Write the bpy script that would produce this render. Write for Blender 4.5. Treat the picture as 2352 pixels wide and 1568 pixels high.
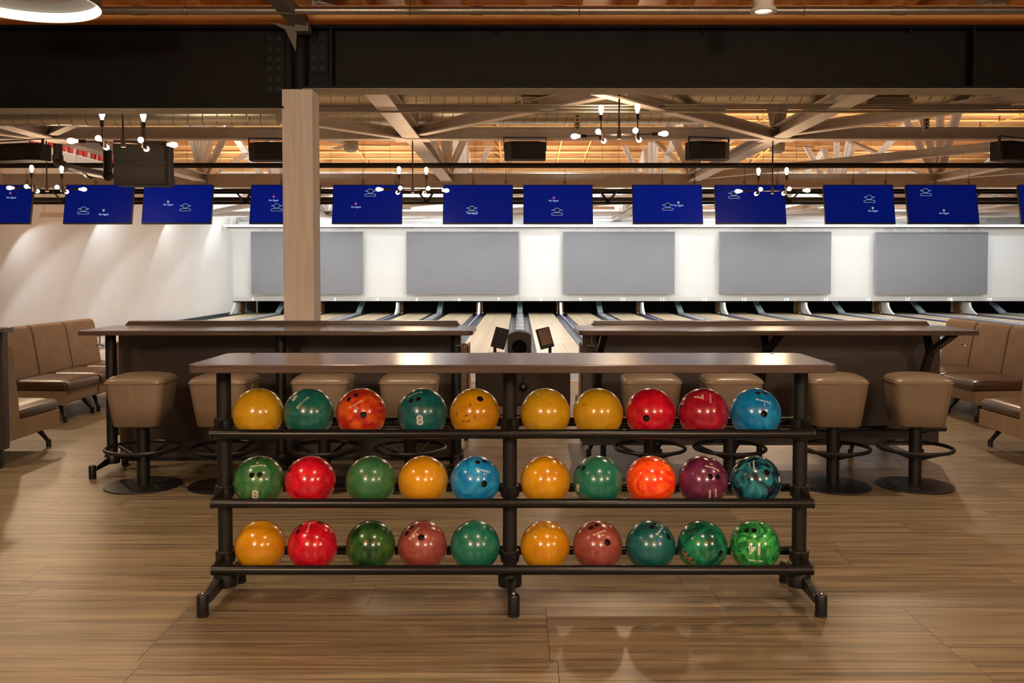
import bpy, bmesh, math, random
from mathutils import Vector, Matrix

for _o in list(bpy.data.objects):
    bpy.data.objects.remove(_o)
R_ = math.radians
PI = math.pi
scene = bpy.context.scene
COL = scene.collection
random.seed(7)

# ------------------------------------------------------------------ camera
F, CX, CY, H, TH = 2058.0, 1192.0, 691.0, 1.44, R_(2.03)
ct, st = math.cos(TH), math.sin(TH)
cd = bpy.data.cameras.new('camera')
cam = bpy.data.objects.new('camera', cd)
COL.objects.link(cam)
cam.location = (0, 0, H)
cam.rotation_euler = (PI / 2 - TH, 0, 0)
cd.sensor_width = 36.0
cd.lens = F / 2352 * 36.0
cd.shift_x = (1176 - CX) / 2352
cd.shift_y = (CY - 784) / 2352
cd.clip_end = 200
scene.camera = cam

# ------------------------------------------------------------------ world, exposure
w = bpy.data.worlds.new('world')
scene.world = w
w.use_nodes = True
w.node_tree.nodes['Background'].inputs[0].default_value = (1.0, .82, .66, 1)
w.node_tree.nodes['Background'].inputs[1].default_value = 0.10
scene.view_settings.view_transform = 'Standard'
scene.view_settings.look = 'None'
scene.view_settings.gamma = 1
scene.view_settings.use_curve_mapping = False
scene.view_settings.exposure = 0.1

WARM = (1.0, .76, .52)
WHITE = (.87, .945, 1.0)


def spot(name, loc, target, energy, color, angle=100, blend=.5, radius=.06):
    l = bpy.data.lights.new(name, 'SPOT')
    l.energy = energy
    l.color = color
    l.spot_size = R_(angle)
    l.spot_blend = blend
    l.shadow_soft_size = radius
    o = bpy.data.objects.new(name, l)
    COL.objects.link(o)
    o.location = loc
    d = Vector(target) - Vector(loc)
    o.rotation_euler = d.to_track_quat('-Z', 'Y').to_euler()
    return o


def point(name, loc, energy, color, radius=.05):
    l = bpy.data.lights.new(name, 'POINT')
    l.energy = energy
    l.color = color
    l.shadow_soft_size = radius
    o = bpy.data.objects.new(name, l)
    COL.objects.link(o)
    o.location = loc
    return o


# concourse downlights (lamp positions; the housings are built further down)
DOWN = [(1.62, 6.0), (-1.2, 4.5), (4.6, 6.0), (-4.4, 5.6),
        (-2.6, 2.6), (0.6, 2.2), (3.2, 2.6),
        (-3.0, -1.5), (0.0, -1.8), (3.0, -1.5),
        (-2.0, -4.5), (1.8, -4.5)]
DOWN_E = [150, 150, 130, 150, 120, 100, 120, 120, 120, 120, 120, 120]
for (x, y), e in zip(DOWN, DOWN_E):
    spot('downlight_lamp', (x, y, 3.13), (x, y, 0), e * 1.25, WARM, 125, .8, .07)

# ring pendants: place, label, lamp power
RINGS = [(-3.13, 5.72, 3.115, 'glowing white ring pendant lamp hanging before the black beam', 0),
         (-2.3, -1.6, 2.75, 'ring pendant lamp over the concourse near the amber ball end of the rack', 500),
         (1.7, -2.4, 2.75, 'ring pendant lamp over the concourse near the green swirl ball end of the rack', 500),
         (4.8, -1.0, 2.75, 'ring pendant lamp over the concourse near the side', 300)]

# shielded lane lights: rows across the lanes, thrown towards the pins
LANE_ROWS = [21.6, 25.9, 30.6, 35.0]
LANE_X = [-11.02 + 3.455 * i for i in range(10)]
for ry in LANE_ROWS:
    for i, x in enumerate(LANE_X):
        zl = 2.72 if (i == 0 and ry < 22) else 3.5
        spot('lane_lamp', (x, ry, zl), (x, ry + 1.4, zl - 2.6), (330, 210, 150, 95)[LANE_ROWS.index(ry)] * (1 if i else (.16 if ry < 22 else .42)), WHITE, 132, .12, .05)
# added fill lamps over the booth area, without fixtures, high between the trusses
for x in (-6.2, -2.6, 1.2, 4.6, 8.2):
    spot('booth_fill_lamp', (x, 11.0, 3.45), (x, 10.2, 0), 330, (1.0, .74, .48), 130, .8, .07)
# added fill lamps without fixtures, aimed up at the timber roof and pin-end ceiling
UPS = [(x, y, 3.72, 420, (1.0, .93, .84)) for x in (-9, -4.6, 1.2, 6.9, 12.6) for y in (22.6, 28.6)]
UPS += [(x, y, 3.75, e_, WHITE) for x in (-9, -3, 3, 9, 15) for y, e_ in ((34.9, 2300), (38.4, 420))]
UPS += [(x, 19.6, 3.8, 130, (1.0, .88, .70)) for x in (-9, -4.6, 1.2, 6.9, 12.6)]
for x, y, z, e, c in UPS:
    spot('roof_fill_lamp', (x, y, z), (x, y + .5, 5.2), e, c, 165, .6, .12)


# ------------------------------------------------------------------ pixel -> place
def ray(px, py):
    u = (px - CX) / F
    v = (CY - py) / F
    return Vector((u, ct + v * st, -st + v * ct))


def at(px, py, Y):
    d = ray(px, py)
    t = Y / d.y
    return Vector((d.x * t, Y, H + d.z * t))


def gp(px, py, z=0.0):
    d = ray(px, py)
    t = (z - H) / d.z
    return Vector((d.x * t, d.y * t, z))


# ------------------------------------------------------------------ materials
MATS = {}


def nodes_of(name):
    m = bpy.data.materials.new(name)
    m.use_nodes = True
    nt = m.node_tree
    return m, nt, nt.nodes['Principled BSDF']


def mat(name, col, rough=.5, metal=0.0, emit=None, es=0.0, var=0.0, scale=20, bump=0.0, coat=0.0, spec=.5):
    if name in MATS:
        return MATS[name]
    m, nt, b = nodes_of(name)
    b.inputs['Base Color'].default_value = (*col, 1)
    b.inputs['Roughness'].default_value = rough
    b.inputs['Metallic'].default_value = metal
    b.inputs['Specular IOR Level'].default_value = spec
    if coat:
        b.inputs['Coat Weight'].default_value = coat
        b.inputs['Coat Roughness'].default_value = .08
    if emit:
        b.inputs['Emission Color'].default_value = (*emit, 1)
        b.inputs['Emission Strength'].default_value = es
    if var or bump:
        tc = nt.nodes.new('ShaderNodeTexCoord')
        n = nt.nodes.new('ShaderNodeTexNoise')
        n.inputs['Scale'].default_value = scale
        n.inputs['Detail'].default_value = 4
        nt.links.new(tc.outputs['Object'], n.inputs['Vector'])
        if var:
            r = nt.nodes.new('ShaderNodeValToRGB')
            r.color_ramp.elements[0].position = .3
            r.color_ramp.elements[1].position = .7
            r.color_ramp.elements[0].color = (*[c * (1 - var) for c in col], 1)
            r.color_ramp.elements[1].color = (*[min(1, c * (1 + var)) for c in col], 1)
            nt.links.new(n.outputs['Fac'], r.inputs['Fac'])
            nt.links.new(r.outputs['Color'], b.inputs['Base Color'])
        if bump:
            bp = nt.nodes.new('ShaderNodeBump')
            bp.inputs['Strength'].default_value = bump
            bp.inputs['Distance'].default_value = .004
            nt.links.new(n.outputs['Fac'], bp.inputs['Height'])
            nt.links.new(bp.outputs['Normal'], b.inputs['Normal'])
    MATS[name] = m
    return m


def wood(name, c1, c2, c3=None, stretch=(1.2, 22, 22), rough=.4, rnd=True, bump=.15, coat=0.0, tint=.0, knots=False, dist=.6):
    """grain runs along the axis with the smallest stretch value"""
    if name in MATS:
        return MATS[name]
    m, nt, b = nodes_of(name)
    L = nt.links.new
    tc = nt.nodes.new('ShaderNodeTexCoord')
    mp = nt.nodes.new('ShaderNodeMapping')
    mp.inputs['Scale'].default_value = stretch
    vec = tc.outputs['Object']
    oi = nt.nodes.new('ShaderNodeObjectInfo')
    if rnd:
        mul = nt.nodes.new('ShaderNodeVectorMath')
        mul.operation = 'MULTIPLY_ADD'
        cmb = nt.nodes.new('ShaderNodeCombineXYZ')
        for i in range(3):
            L(oi.outputs['Random'], cmb.inputs[i])
        mul.inputs[1].default_value = (17.3, 9.1, 23.7)
        L(cmb.outputs[0], mul.inputs[0])
        L(vec, mul.inputs[2])
        vec = mul.outputs[0]
    L(vec, mp.inputs['Vector'])
    n = nt.nodes.new('ShaderNodeTexNoise')
    n.inputs['Scale'].default_value = 1.0
    n.inputs['Detail'].default_value = 8
    n.inputs['Roughness'].default_value = .62
    n.inputs['Distortion'].default_value = dist
    L(mp.outputs[0], n.inputs['Vector'])
    r = nt.nodes.new('ShaderNodeValToRGB')
    e = r.color_ramp.elements
    e[0].position = .32
    e[0].color = (*c1, 1)
    e[1].position = .68
    e[1].color = (*c2, 1)
    if c3:
        x = e.new(.5)
        x.color = (*c3, 1)
    L(n.outputs['Fac'], r.inputs['Fac'])
    out = r.outputs['Color']
    if tint:
        hs = nt.nodes.new('ShaderNodeHueSaturation')
        mr = nt.nodes.new('ShaderNodeMapRange')
        mr.inputs['To Min'].default_value = 1 - tint
        mr.inputs['To Max'].default_value = 1 + tint
        L(oi.outputs['Random'], mr.inputs['Value'])
        L(mr.outputs[0], hs.inputs['Value'])
        L(out, hs.inputs['Color'])
        out = hs.outputs['Color']
    if knots:
        v = nt.nodes.new('ShaderNodeTexVoronoi')
        v.inputs['Scale'].default_value = 2.3
        L(vec, v.inputs['Vector'])
        rr = nt.nodes.new('ShaderNodeValToRGB')
        rr.color_ramp.elements[0].position = .03
        rr.color_ramp.elements[0].color = (.25, .12, .06, 1)
        rr.color_ramp.elements[1].position = .09
        rr.color_ramp.elements[1].color = (1, 1, 1, 1)
        L(v.outputs['Distance'], rr.inputs['Fac'])
        mx = nt.nodes.new('ShaderNodeMix')
        mx.data_type = 'RGBA'
        mx.blend_type = 'MULTIPLY'
        mx.inputs[0].default_value = .8
        L(out, mx.inputs[6])
        L(rr.outputs['Color'], mx.inputs[7])
        out = mx.outputs[2]
    L(out, b.inputs['Base Color'])
    b.inputs['Roughness'].default_value = rough
    if coat:
        b.inputs['Coat Weight'].default_value = coat
        b.inputs['Coat Roughness'].default_value = .15
    if bump:
        bp = nt.nodes.new('ShaderNodeBump')
        bp.inputs['Strength'].default_value = bump
        bp.inputs['Distance'].default_value = .002
        L(n.outputs['Fac'], bp.inputs['Height'])
        L(bp.outputs['Normal'], b.inputs['Normal'])
    MATS[name] = m
    return m


def marble(name, c1, c2, scale=9, dist=2.5, lo=.35, hi=.7, rough=.2, scuff=0.0):
    if name in MATS:
        return MATS[name]
    m, nt, b = nodes_of(name)
    L = nt.links.new
    tc = nt.nodes.new('ShaderNodeTexCoord')
    oi = nt.nodes.new('ShaderNodeObjectInfo')
    mul = nt.nodes.new('ShaderNodeVectorMath')
    mul.operation = 'MULTIPLY_ADD'
    cmb = nt.nodes.new('ShaderNodeCombineXYZ')
    for i in range(3):
        L(oi.outputs['Random'], cmb.inputs[i])
    mul.inputs[1].default_value = (7.3, 4.1, 3.7)
    L(cmb.outputs[0], mul.inputs[0])
    L(tc.outputs['Object'], mul.inputs[2])
    n = nt.nodes.new('ShaderNodeTexNoise')
    n.inputs['Scale'].default_value = scale
    n.inputs['Detail'].default_value = 5
    n.inputs['Roughness'].default_value = .55
    n.inputs['Distortion'].default_value = dist
    L(mul.outputs[0], n.inputs['Vector'])
    r = nt.nodes.new('ShaderNodeValToRGB')
    r.color_ramp.elements[0].position = lo
    r.color_ramp.elements[1].position = hi
    r.color_ramp.elements[0].color = (*c1, 1)
    r.color_ramp.elements[1].color = (*c2, 1)
    L(n.outputs['Fac'], r.inputs['Fac'])
    out = r.outputs['Color']
    if scuff:
        mp = nt.nodes.new('ShaderNodeMapping')
        mp.inputs['Scale'].default_value = (38, 60, 90)
        mp.inputs['Rotation'].default_value = (.5, .7, .2)
        L(mul.outputs[0], mp.inputs['Vector'])
        n2 = nt.nodes.new('ShaderNodeTexNoise')
        n2.inputs['Scale'].default_value = 1
        n2.inputs['Detail'].default_value = 2
        L(mp.outputs[0], n2.inputs['Vector'])
        r2 = nt.nodes.new('ShaderNodeValToRGB')
        r2.color_ramp.elements[0].position = .71
        r2.color_ramp.elements[0].color = (0, 0, 0, 1)
        r2.color_ramp.elements[1].position = .76
        r2.color_ramp.elements[1].color = (scuff, scuff, scuff, 1)
        L(n2.outputs['Fac'], r2.inputs['Fac'])
        mx = nt.nodes.new('ShaderNodeMix')
        mx.data_type = 'RGBA'
        L(r2.outputs['Color'], mx.inputs[0])
        L(out, mx.inputs[6])
        mx.inputs[7].default_value = (.07, .04, .02, 1)
        out = mx.outputs[2]
    L(out, b.inputs['Base Color'])
    b.inputs['Roughness'].default_value = rough
    b.inputs['Coat Weight'].default_value = .35
    b.inputs['Coat Roughness'].default_value = .06
    MATS[name] = m
    return m


def weave(name, c1, c2, scale=260):
    if name in MATS:
        return MATS[name]
    m, nt, b = nodes_of(name)
    L = nt.links.new
    tc = nt.nodes.new('ShaderNodeTexCoord')
    ck = nt.nodes.new('ShaderNodeTexChecker')
    ck.inputs['Scale'].default_value = scale
    ck.inputs['Color1'].default_value = (*c1, 1)
    ck.inputs['Color2'].default_value = (*c2, 1)
    L(tc.outputs['Object'], ck.inputs['Vector'])
    n = nt.nodes.new('ShaderNodeTexNoise')
    n.inputs['Scale'].default_value = 6
    L(tc.outputs['Object'], n.inputs['Vector'])
    mx = nt.nodes.new('ShaderNodeMix')
    mx.data_type = 'RGBA'
    mx.blend_type = 'MULTIPLY'
    mx.inputs[0].default_value = .35
    L(ck.outputs['Color'], mx.inputs[6])
    L(n.outputs['Fac'], mx.inputs[7])
    L(mx.outputs[2], b.inputs['Base Color'])
    b.inputs['Roughness'].default_value = .85
    MATS[name] = m
    return m


def boards(name, c1, c2, n_per_m=26, rough=.12, axis=0):
    """narrow lane boards running away from the foul line: flat colour stripes only"""
    if name in MATS:
        return MATS[name]
    m, nt, b = nodes_of(name)
    L = nt.links.new
    tc = nt.nodes.new('ShaderNodeTexCoord')
    sp = nt.nodes.new('ShaderNodeSeparateXYZ')
    L(tc.outputs['Object'], sp.inputs[0])
    mu = nt.nodes.new('ShaderNodeMath')
    mu.operation = 'MULTIPLY'
    mu.inputs[1].default_value = n_per_m
    L(sp.outputs[axis], mu.inputs[0])
    fl = nt.nodes.new('ShaderNodeMath')
    fl.operation = 'FLOOR'
    L(mu.outputs[0], fl.inputs[0])
    wn = nt.nodes.new('ShaderNodeTexWhiteNoise')
    wn.noise_dimensions = '1D'
    L(fl.outputs[0], wn.inputs['W'])
    r = nt.nodes.new('ShaderNodeValToRGB')
    r.color_ramp.elements[0].color = (*c1, 1)
    r.color_ramp.elements[1].color = (*c2, 1)
    L(wn.outputs['Value'], r.inputs['Fac'])
    L(r.outputs['Color'], b.inputs['Base Color'])
    b.inputs['Roughness'].default_value = rough
    MATS[name] = m
    return m


# ------------------------------------------------------------------ mesh builder
class MB:
    def __init__(s):
        s.v = []
        s.f = []
        s.M = Matrix.Identity(4)

    def set(s, M=None):
        s.M = M if M is not None else Matrix.Identity(4)
        return s

    def add(s, vs, fs):
        k = len(s.v)
        s.v += [tuple(s.M @ Vector(p)) for p in vs]
        s.f += [tuple(i + k for i in f) for f in fs]
        return s

    def box(s, x0, x1, y0, y1, z0, z1):
        return s.add([(x0, y0, z0), (x1, y0, z0), (x1, y1, z0), (x0, y1, z0),
                      (x0, y0, z1), (x1, y0, z1), (x1, y1, z1), (x0, y1, z1)],
                     [(0, 3, 2, 1), (4, 5, 6, 7), (0, 1, 5, 4), (1, 2, 6, 5), (2, 3, 7, 6), (3, 0, 4, 7)])

    def bar(s, p0, p1, wdt, hgt, up=(0, 0, 1)):
        """rectangular bar from p0 to p1"""
        p0, p1 = Vector(p0), Vector(p1)
        d = (p1 - p0).normalized()
        u = Vector(up)
        a = d.cross(u)
        if a.length < 1e-4:
            a = d.cross(Vector((0, 1, 0)))
        a.normalize()
        b = a.cross(d).normalized()
        vs = []
        for p in (p0, p1):
            for sa, sb in ((-1, -1), (1, -1), (1, 1), (-1, 1)):
                vs.append(p + a * sa * wdt / 2 + b * sb * hgt / 2)
        return s.add(vs, [(0, 1, 2, 3), (7, 6, 5, 4), (0, 4, 5, 1), (1, 5, 6, 2), (2, 6, 7, 3), (3, 7, 4, 0)])

    def tube(s, p0, p1, r, seg=14, r1=None, caps=True):
        p0, p1 = Vector(p0), Vector(p1)
        d = (p1 - p0).normalized()
        a = d.orthogonal().normalized()
        b = d.cross(a)
        r1 = r if r1 is None else r1
        vs = []
        for p, rr in ((p0, r), (p1, r1)):
            for i in range(seg):
                t = 2 * PI * i / seg
                vs.append(p + (a * math.cos(t) + b * math.sin(t)) * rr)
        fs = [(i, (i + 1) % seg, seg + (i + 1) % seg, seg + i) for i in range(seg)]
        if caps:
            fs += [tuple(range(seg - 1, -1, -1)), tuple(range(seg, 2 * seg))]
        return s.add(vs, fs)

    def path(s, pts, r, seg=10, closed=False):
        pts = [Vector(p) for p in pts]
        n = len(pts)
        vs = []
        prev = None
        for i, p in enumerate(pts):
            if closed:
                d = pts[(i + 1) % n] - pts[i - 1]
            else:
                d = pts[min(i + 1, n - 1)] - pts[max(i - 1, 0)]
            d.normalize()
            a = prev - d * prev.dot(d) if prev is not None else d.orthogonal()
            if a.length < 1e-5:
                a = d.orthogonal()
            a.normalize()
            prev = a
            b = d.cross(a)
            for k in range(seg):
                t = 2 * PI * k / seg
                vs.append(p + (a * math.cos(t) + b * math.sin(t)) * r)
        fs = []
        m = n if closed else n - 1
        for i in range(m):
            j = (i + 1) % n
            for k in range(seg):
                k2 = (k + 1) % seg
                fs.append((i * seg + k, i * seg + k2, j * seg + k2, j * seg + k))
        if not closed:
            fs += [tuple(range(seg - 1, -1, -1)), tuple(range((n - 1) * seg, n * seg))]
        return s.add(vs, fs)

    def torus(s, c, R, r, n=40, seg=8, axis='z'):
        pts = []
        for i in range(n):
            t = 2 * PI * i / n
            a, b = math.cos(t) * R, math.sin(t) * R
            q = {'z': (a, b, 0), 'y': (a, 0, b), 'x': (0, a, b)}[axis]
            pts.append(Vector(c) + Vector(q))
        return s.path(pts, r, seg, True)

    def lathe(s, c, prof, seg=32, ring=False):
        """prof: [(r, z)] about vertical axis at c"""
        c = Vector(c)
        vs = []
        for r, z in prof:
            for i in range(seg):
                t = 2 * PI * i / seg
                vs.append((c.x + r * math.cos(t), c.y + r * math.sin(t), c.z + z))
        fs = []
        for k in range(len(prof) - 1):
            for i in range(seg):
                j = (i + 1) % seg
                fs.append((k * seg + i, k * seg + j, (k + 1) * seg + j, (k + 1) * seg + i))
        if ring:
            n = (len(prof) - 1) * seg
            for i in range(seg):
                j = (i + 1) % seg
                fs.append((n + i, n + j, j, i))
            return s.add(vs, fs)
        if prof[0][0] > 1e-6:
            fs.append(tuple(range(seg - 1, -1, -1)))
        if prof[-1][0] > 1e-6:
            n = (len(prof) - 1) * seg
            fs.append(tuple(range(n, n + seg)))
        return s.add(vs, fs)

    def loft(s, rings):
        n = len(rings[0])
        vs = [p for r in rings for p in r]
        fs = []
        for k in range(len(rings) - 1):
            for i in range(n):
                j = (i + 1) % n
                fs.append((k * n + i, k * n + j, (k + 1) * n + j, (k + 1) * n + i))
        fs.append(tuple(range(n - 1, -1, -1)))
        b = (len(rings) - 1) * n
        fs.append(tuple(range(b, b + n)))
        return s.add(vs, fs)

    def prism(s, poly, axis, a, b):
        """poly: 2-D outline; axis x: (y,z), y: (x,z), z: (x,y); extruded a..b"""
        def q(p, t):
            return {'x': (t, p[0], p[1]), 'y': (p[0], t, p[1]), 'z': (p[0], p[1], t)}[axis]
        n = len(poly)
        vs = [q(p, a) for p in poly] + [q(p, b) for p in poly]
        fs = [(i, (i + 1) % n, n + (i + 1) % n, n + i) for i in range(n)]
        fs += [tuple(range(n - 1, -1, -1)), tuple(range(n, 2 * n))]
        return s.add(vs, fs)

    def sphere(s, c, r, seg=16, rings=10, sx=1, sy=1, sz=1):
        c = Vector(c)
        vs = [(c.x, c.y, c.z - r * sz)]
        for k in range(1, rings):
            p = -PI / 2 + PI * k / rings
            for i in range(seg):
                t = 2 * PI * i / seg
                vs.append((c.x + r * sx * math.cos(p) * math.cos(t), c.y + r * sy * math.cos(p) * math.sin(t), c.z + r * sz * math.sin(p)))
        vs.append((c.x, c.y, c.z + r * sz))
        fs = [(0, 1 + (i + 1) % seg, 1 + i) for i in range(seg)]
        for k in range(rings - 2):
            for i in range(seg):
                j = (i + 1) % seg
                fs.append((1 + k * seg + i, 1 + k * seg + j, 1 + (k + 1) * seg + j, 1 + (k + 1) * seg + i))
        t = len(vs) - 1
        b = 1 + (rings - 2) * seg
        fs += [(b + i, b + (i + 1) % seg, t) for i in range(seg)]
        return s.add(vs, fs)

    def mesh(s, name, smooth=True, angle=35):
        me = bpy.data.meshes.new(name)
        me.from_pydata(s.v, [], s.f)
        bm = bmesh.new()
        bm.from_mesh(me)
        bmesh.ops.recalc_face_normals(bm, faces=bm.faces)
        bm.to_mesh(me)
        bm.free()
        if smooth:
            me.shade_smooth()
            me.set_sharp_from_angle(angle=R_(angle))
        me.update()
        return me

    def build(s, name, m, parent=None, loc=None, bevel=0.0, smooth=True, seg=2, angle=35):
        me = s.mesh(name, smooth, angle)
        me.materials.append(m)
        o = bpy.data.objects.new(name, me)
        COL.objects.link(o)
        if parent:
            o.parent = parent
        if loc is not None:
            o.location = loc
        if bevel:
            md = o.modifiers.new('bevel', 'BEVEL')
            md.width = bevel
            md.segments = seg
            md.limit_method = 'ANGLE'
            md.angle_limit = R_(40)
        return o


def tag(o, label=None, cat=None, group=None, kind=None):
    if label:
        o['label'] = label
    if cat:
        o['category'] = cat
    if group:
        o['group'] = group
    if kind:
        o['kind'] = kind
    return o


def thing(name, loc, label, cat, group=None, rz=0.0, kind=None):
    o = bpy.data.objects.new(name, None)
    o.empty_display_size = .1
    COL.objects.link(o)
    o.location = loc
    o.rotation_euler = (0, 0, rz)
    return tag(o, label, cat, group, kind)


def inst(name, mesh, parent, loc=(0, 0, 0), rot=(0, 0, 0)):
    o = bpy.data.objects.new(name, mesh)
    COL.objects.link(o)
    o.parent = parent
    o.location = loc
    o.rotation_euler = rot
    return o


def copy_tree(o, parent=None):
    c = o.copy()
    COL.objects.link(c)
    c.parent = parent
    for ch in o.children:
        copy_tree(ch, c)
    return c


def rsq(wx, wy, r, z, n=5, cx=0, cy=0):
    """rounded rectangle ring at height z"""
    pts = []
    for qx, qy, a0 in ((1, 1, 0), (-1, 1, 90), (-1, -1, 180), (1, -1, 270)):
        for i in range(n + 1):
            t = R_(a0 + 90 * i / n)
            pts.append((cx + qx * (wx / 2 - r) + r * math.cos(t), cy + qy * (wy / 2 - r) + r * math.sin(t), z))
    return pts


_txt = {}


def text_mesh(s, outline=0.0, bold=0.0):
    """flat glyph outlines, centred, one unit high"""
    k = (s, outline, bold)
    if k in _txt:
        return _txt[k]
    c = bpy.data.curves.new('glyphs', 'FONT')
    c.body = s
    c.resolution_u = 3
    c.offset = bold
    if outline:
        c.fill_mode = 'NONE'
        c.bevel_depth = outline
        c.bevel_resolution = 0
    o = bpy.data.objects.new('glyphs', c)
    COL.objects.link(o)
    dg = bpy.context.evaluated_depsgraph_get()
    me = bpy.data.meshes.new_from_object(o.evaluated_get(dg))
    bm = bmesh.new()
    bm.from_mesh(me)
    bmesh.ops.triangulate(bm, faces=bm.faces)
    for _ in range(4):
        lg = [e for e in bm.edges if e.calc_length() > (.16 if outline else .3)]
        if not lg:
            break
        bmesh.ops.subdivide_edges(bm, edges=lg, cuts=1)
        bmesh.ops.triangulate(bm, faces=bm.faces)
    bm.to_mesh(me)
    bm.free()
    vs = [v.co.copy() for v in me.vertices]
    fs = [tuple(p.vertices) for p in me.polygons]
    bpy.data.objects.remove(o)
    bpy.data.curves.remove(c)
    bpy.data.meshes.remove(me)
    x0, x1 = min(v.x for v in vs), max(v.x for v in vs)
    y0, y1 = min(v.y for v in vs), max(v.y for v in vs)
    h = y1 - y0
    vs = [Vector(((v.x - (x0 + x1) / 2) / h, (v.y - (y0 + y1) / 2) / h, v.z / h)) for v in vs]
    _txt[k] = (vs, fs, (x1 - x0) / h)
    return _txt[k]


ONES = 'zero one two three four five six seven eight nine ten eleven twelve thirteen fourteen fifteen sixteen seventeen eighteen nineteen twenty twenty-one twenty-two'.split()

# ------------------------------------------------------------------ shared materials
M_black = mat('black_powder_coat', (.011, .010, .0105), .42, .3, var=.15, scale=60, bump=.05)
M_tube = mat('rack_tube_black', (.014, .013, .013), .28, .5)
M_dark = mat('dark_void', (.004, .004, .004), .8)
M_beam = mat('black_painted_steel', (.0095, .008, .0078), .5, .0, var=.2, scale=7, bump=.04, spec=.18)
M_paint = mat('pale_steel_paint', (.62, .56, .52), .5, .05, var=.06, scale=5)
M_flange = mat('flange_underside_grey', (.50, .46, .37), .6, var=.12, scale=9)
M_white = mat('white_wall_paint', (.80, .79, .77), .75, var=.015, scale=3)
M_maskw = mat('white_mask_panel', (.74, .73, .70), .8)
M_dwood = wood('dark_laminate', (.022, .0145, .0115), (.047, .032, .025), stretch=(1.5, 20, 40), rough=.38, bump=.1)
M_top = wood('walnut_laminate_top', (.050, .033, .026), (.105, .073, .058), stretch=(1.6, 34, 34), rough=.20, bump=.04)
M_oak = wood('pale_oak_cladding', (.66, .585, .51), (.84, .76, .68), stretch=(18, 18, .9), rough=.55, bump=.1, dist=1.2)
M_joist = wood('orange_fir_joist', (.34, .155, .05), (.60, .33, .13), stretch=(.8, 14, 14), rough=.6, knots=True, tint=.12)
M_plate = wood('fir_plate_lit_orange', (.62, .24, .05), (.90, .46, .14), stretch=(.9, 16, 16), rough=.5, knots=True)  # front timber: strong light on it is put into this brighter orange
M_joisty = wood('fir_joist_long_lit_orange', (.55, .24, .07), (.85, .45, .16), stretch=(14, .8, 14), rough=.6, knots=True, tint=.12)  # brightened joist colour, carries the light on the front timber
M_duct = mat('galvanised_duct', (.46, .45, .40), .34, .75, var=.10, scale=4)
M_conduit = mat('galvanised_conduit', (.45, .43, .38), .30, .9, var=.1, scale=12)
M_pipeb = mat('black_pipe', (.02, .018, .016), .45, .4)
M_lea = mat('taupe_vinyl', (.19, .143, .098), .34, var=.05, scale=8, bump=.03)
M_brown = mat('brown_seat_leather', (.060, .029, .014), .34, var=.12, scale=5, bump=.05)
M_fab = mat('brown_back_fabric', (.175, .116, .076), .9, var=.08, scale=10)
M_weave = weave('tan_basket_weave', (.46, .32, .19), (.16, .095, .05), 150)
M_speaker = mat('speaker_black', (.006, .005, .005), .7)
M_chrome = mat('chrome_hook', (.75, .73, .70), .15, 1.0)
M_rubber = mat('black_rubber', (.008, .008, .008), .6)
M_bulb = mat('glowing_filament_bulb', (1, .85, .6), .2, emit=(1.0, .74, .42), es=7)
M_bulbw = mat('glowing_pale_bulb', (1, .9, .85), .2, emit=(1.0, .86, .80), es=8)
M_sock = mat('bronze_socket', (.035, .022, .016), .3, .7)

# ------------------------------------------------------------------ floor and planks
M_plank = wood('vinyl_oak_plank', (.066, .048, .027), (.272, .206, .120), (.165, .123, .070), stretch=(1.0, 38, 38), rough=.38, bump=.15, tint=.09, dist=.9)
M_slab = mat('floor_slab', (.045, .030, .019), .7)
floor = MB().box(-16, 16, -7, 11.35, -.20, -.004).build('floor', M_slab, smooth=False)
tag(floor, 'grey-brown wood plank concourse floor', None, kind='structure')
PL, PW, GAP = 1.52, .263, .0018
pm = MB().box(0, PL - GAP, 0, PW - GAP, -.0035, 0).mesh('plank', False)
pm.materials.append(M_plank)
row0 = gp(1000, 1451).y
offs = {0: gp(436, 1393).x, -1: gp(313, 1520).x, 1: gp(866, 1340).x, 2: gp(1540, 1285).x, -2: gp(1285, 1560).x}
r = -7
while True:
    y0 = row0 + r * PW
    if y0 > 11.3:
        break
    half = y0 * .60 + 1.0
    off = offs.get(r, random.uniform(0, PL))
    x = off - math.ceil((off + half) / PL) * PL
    while x < half:
        if y0 > 2.0:
            inst('plank', pm, floor, (x, y0, 0))
        x += PL
    r += 1
nos = MB().box(-16, 16, 11.35, 11.50, -.49, .004).build('trim_1', mat('oak_step_nosing', (.42, .24, .11), .4))
tag(nos, 'oak nosing at the step down to the lanes', None, kind='structure')

# ------------------------------------------------------------------ lanes
LZ = -.475
M_lane = boards('maple_lane_boards', (.76, .58, .36), (.86, .70, .48), 26, .22)
M_appr = boards('maple_approach_boards', (.66, .52, .34), (.74, .60, .42), 14, .15)
ap = MB().box(-12.07, 24, 11.5, 20.35, LZ - .15, LZ).build('floor_approach', M_appr, smooth=False)
tag(ap, 'pale maple bowling approach floor', None, kind='structure')
fb = MB().box(-12.07, 24, 20.35, 42, LZ - .4, LZ - .12).build('floor_lane_bed', M_dark, smooth=False)
tag(fb, 'dark bed beneath the lanes', None, kind='structure')
M_gut = mat('graphite_gutter', (.055, .057, .062), .35)
M_cap = mat('grey_return_capping', (.33, .33, .34), .32, .2)
M_divd = mat('dark_lane_divider', (.03, .03, .034), .45)
M_violet = mat('violet_reflection_glow', (.30, .27, .62), .4, emit=(.25, .22, .75), es=.25)  # violet reflection painted as a faintly glowing strip
M_mark = mat('brown_lane_marking', (.42, .19, .06), .3)
PX0, PITCH, LHALF, LW = .038, 3.455, .91, 1.07
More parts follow.
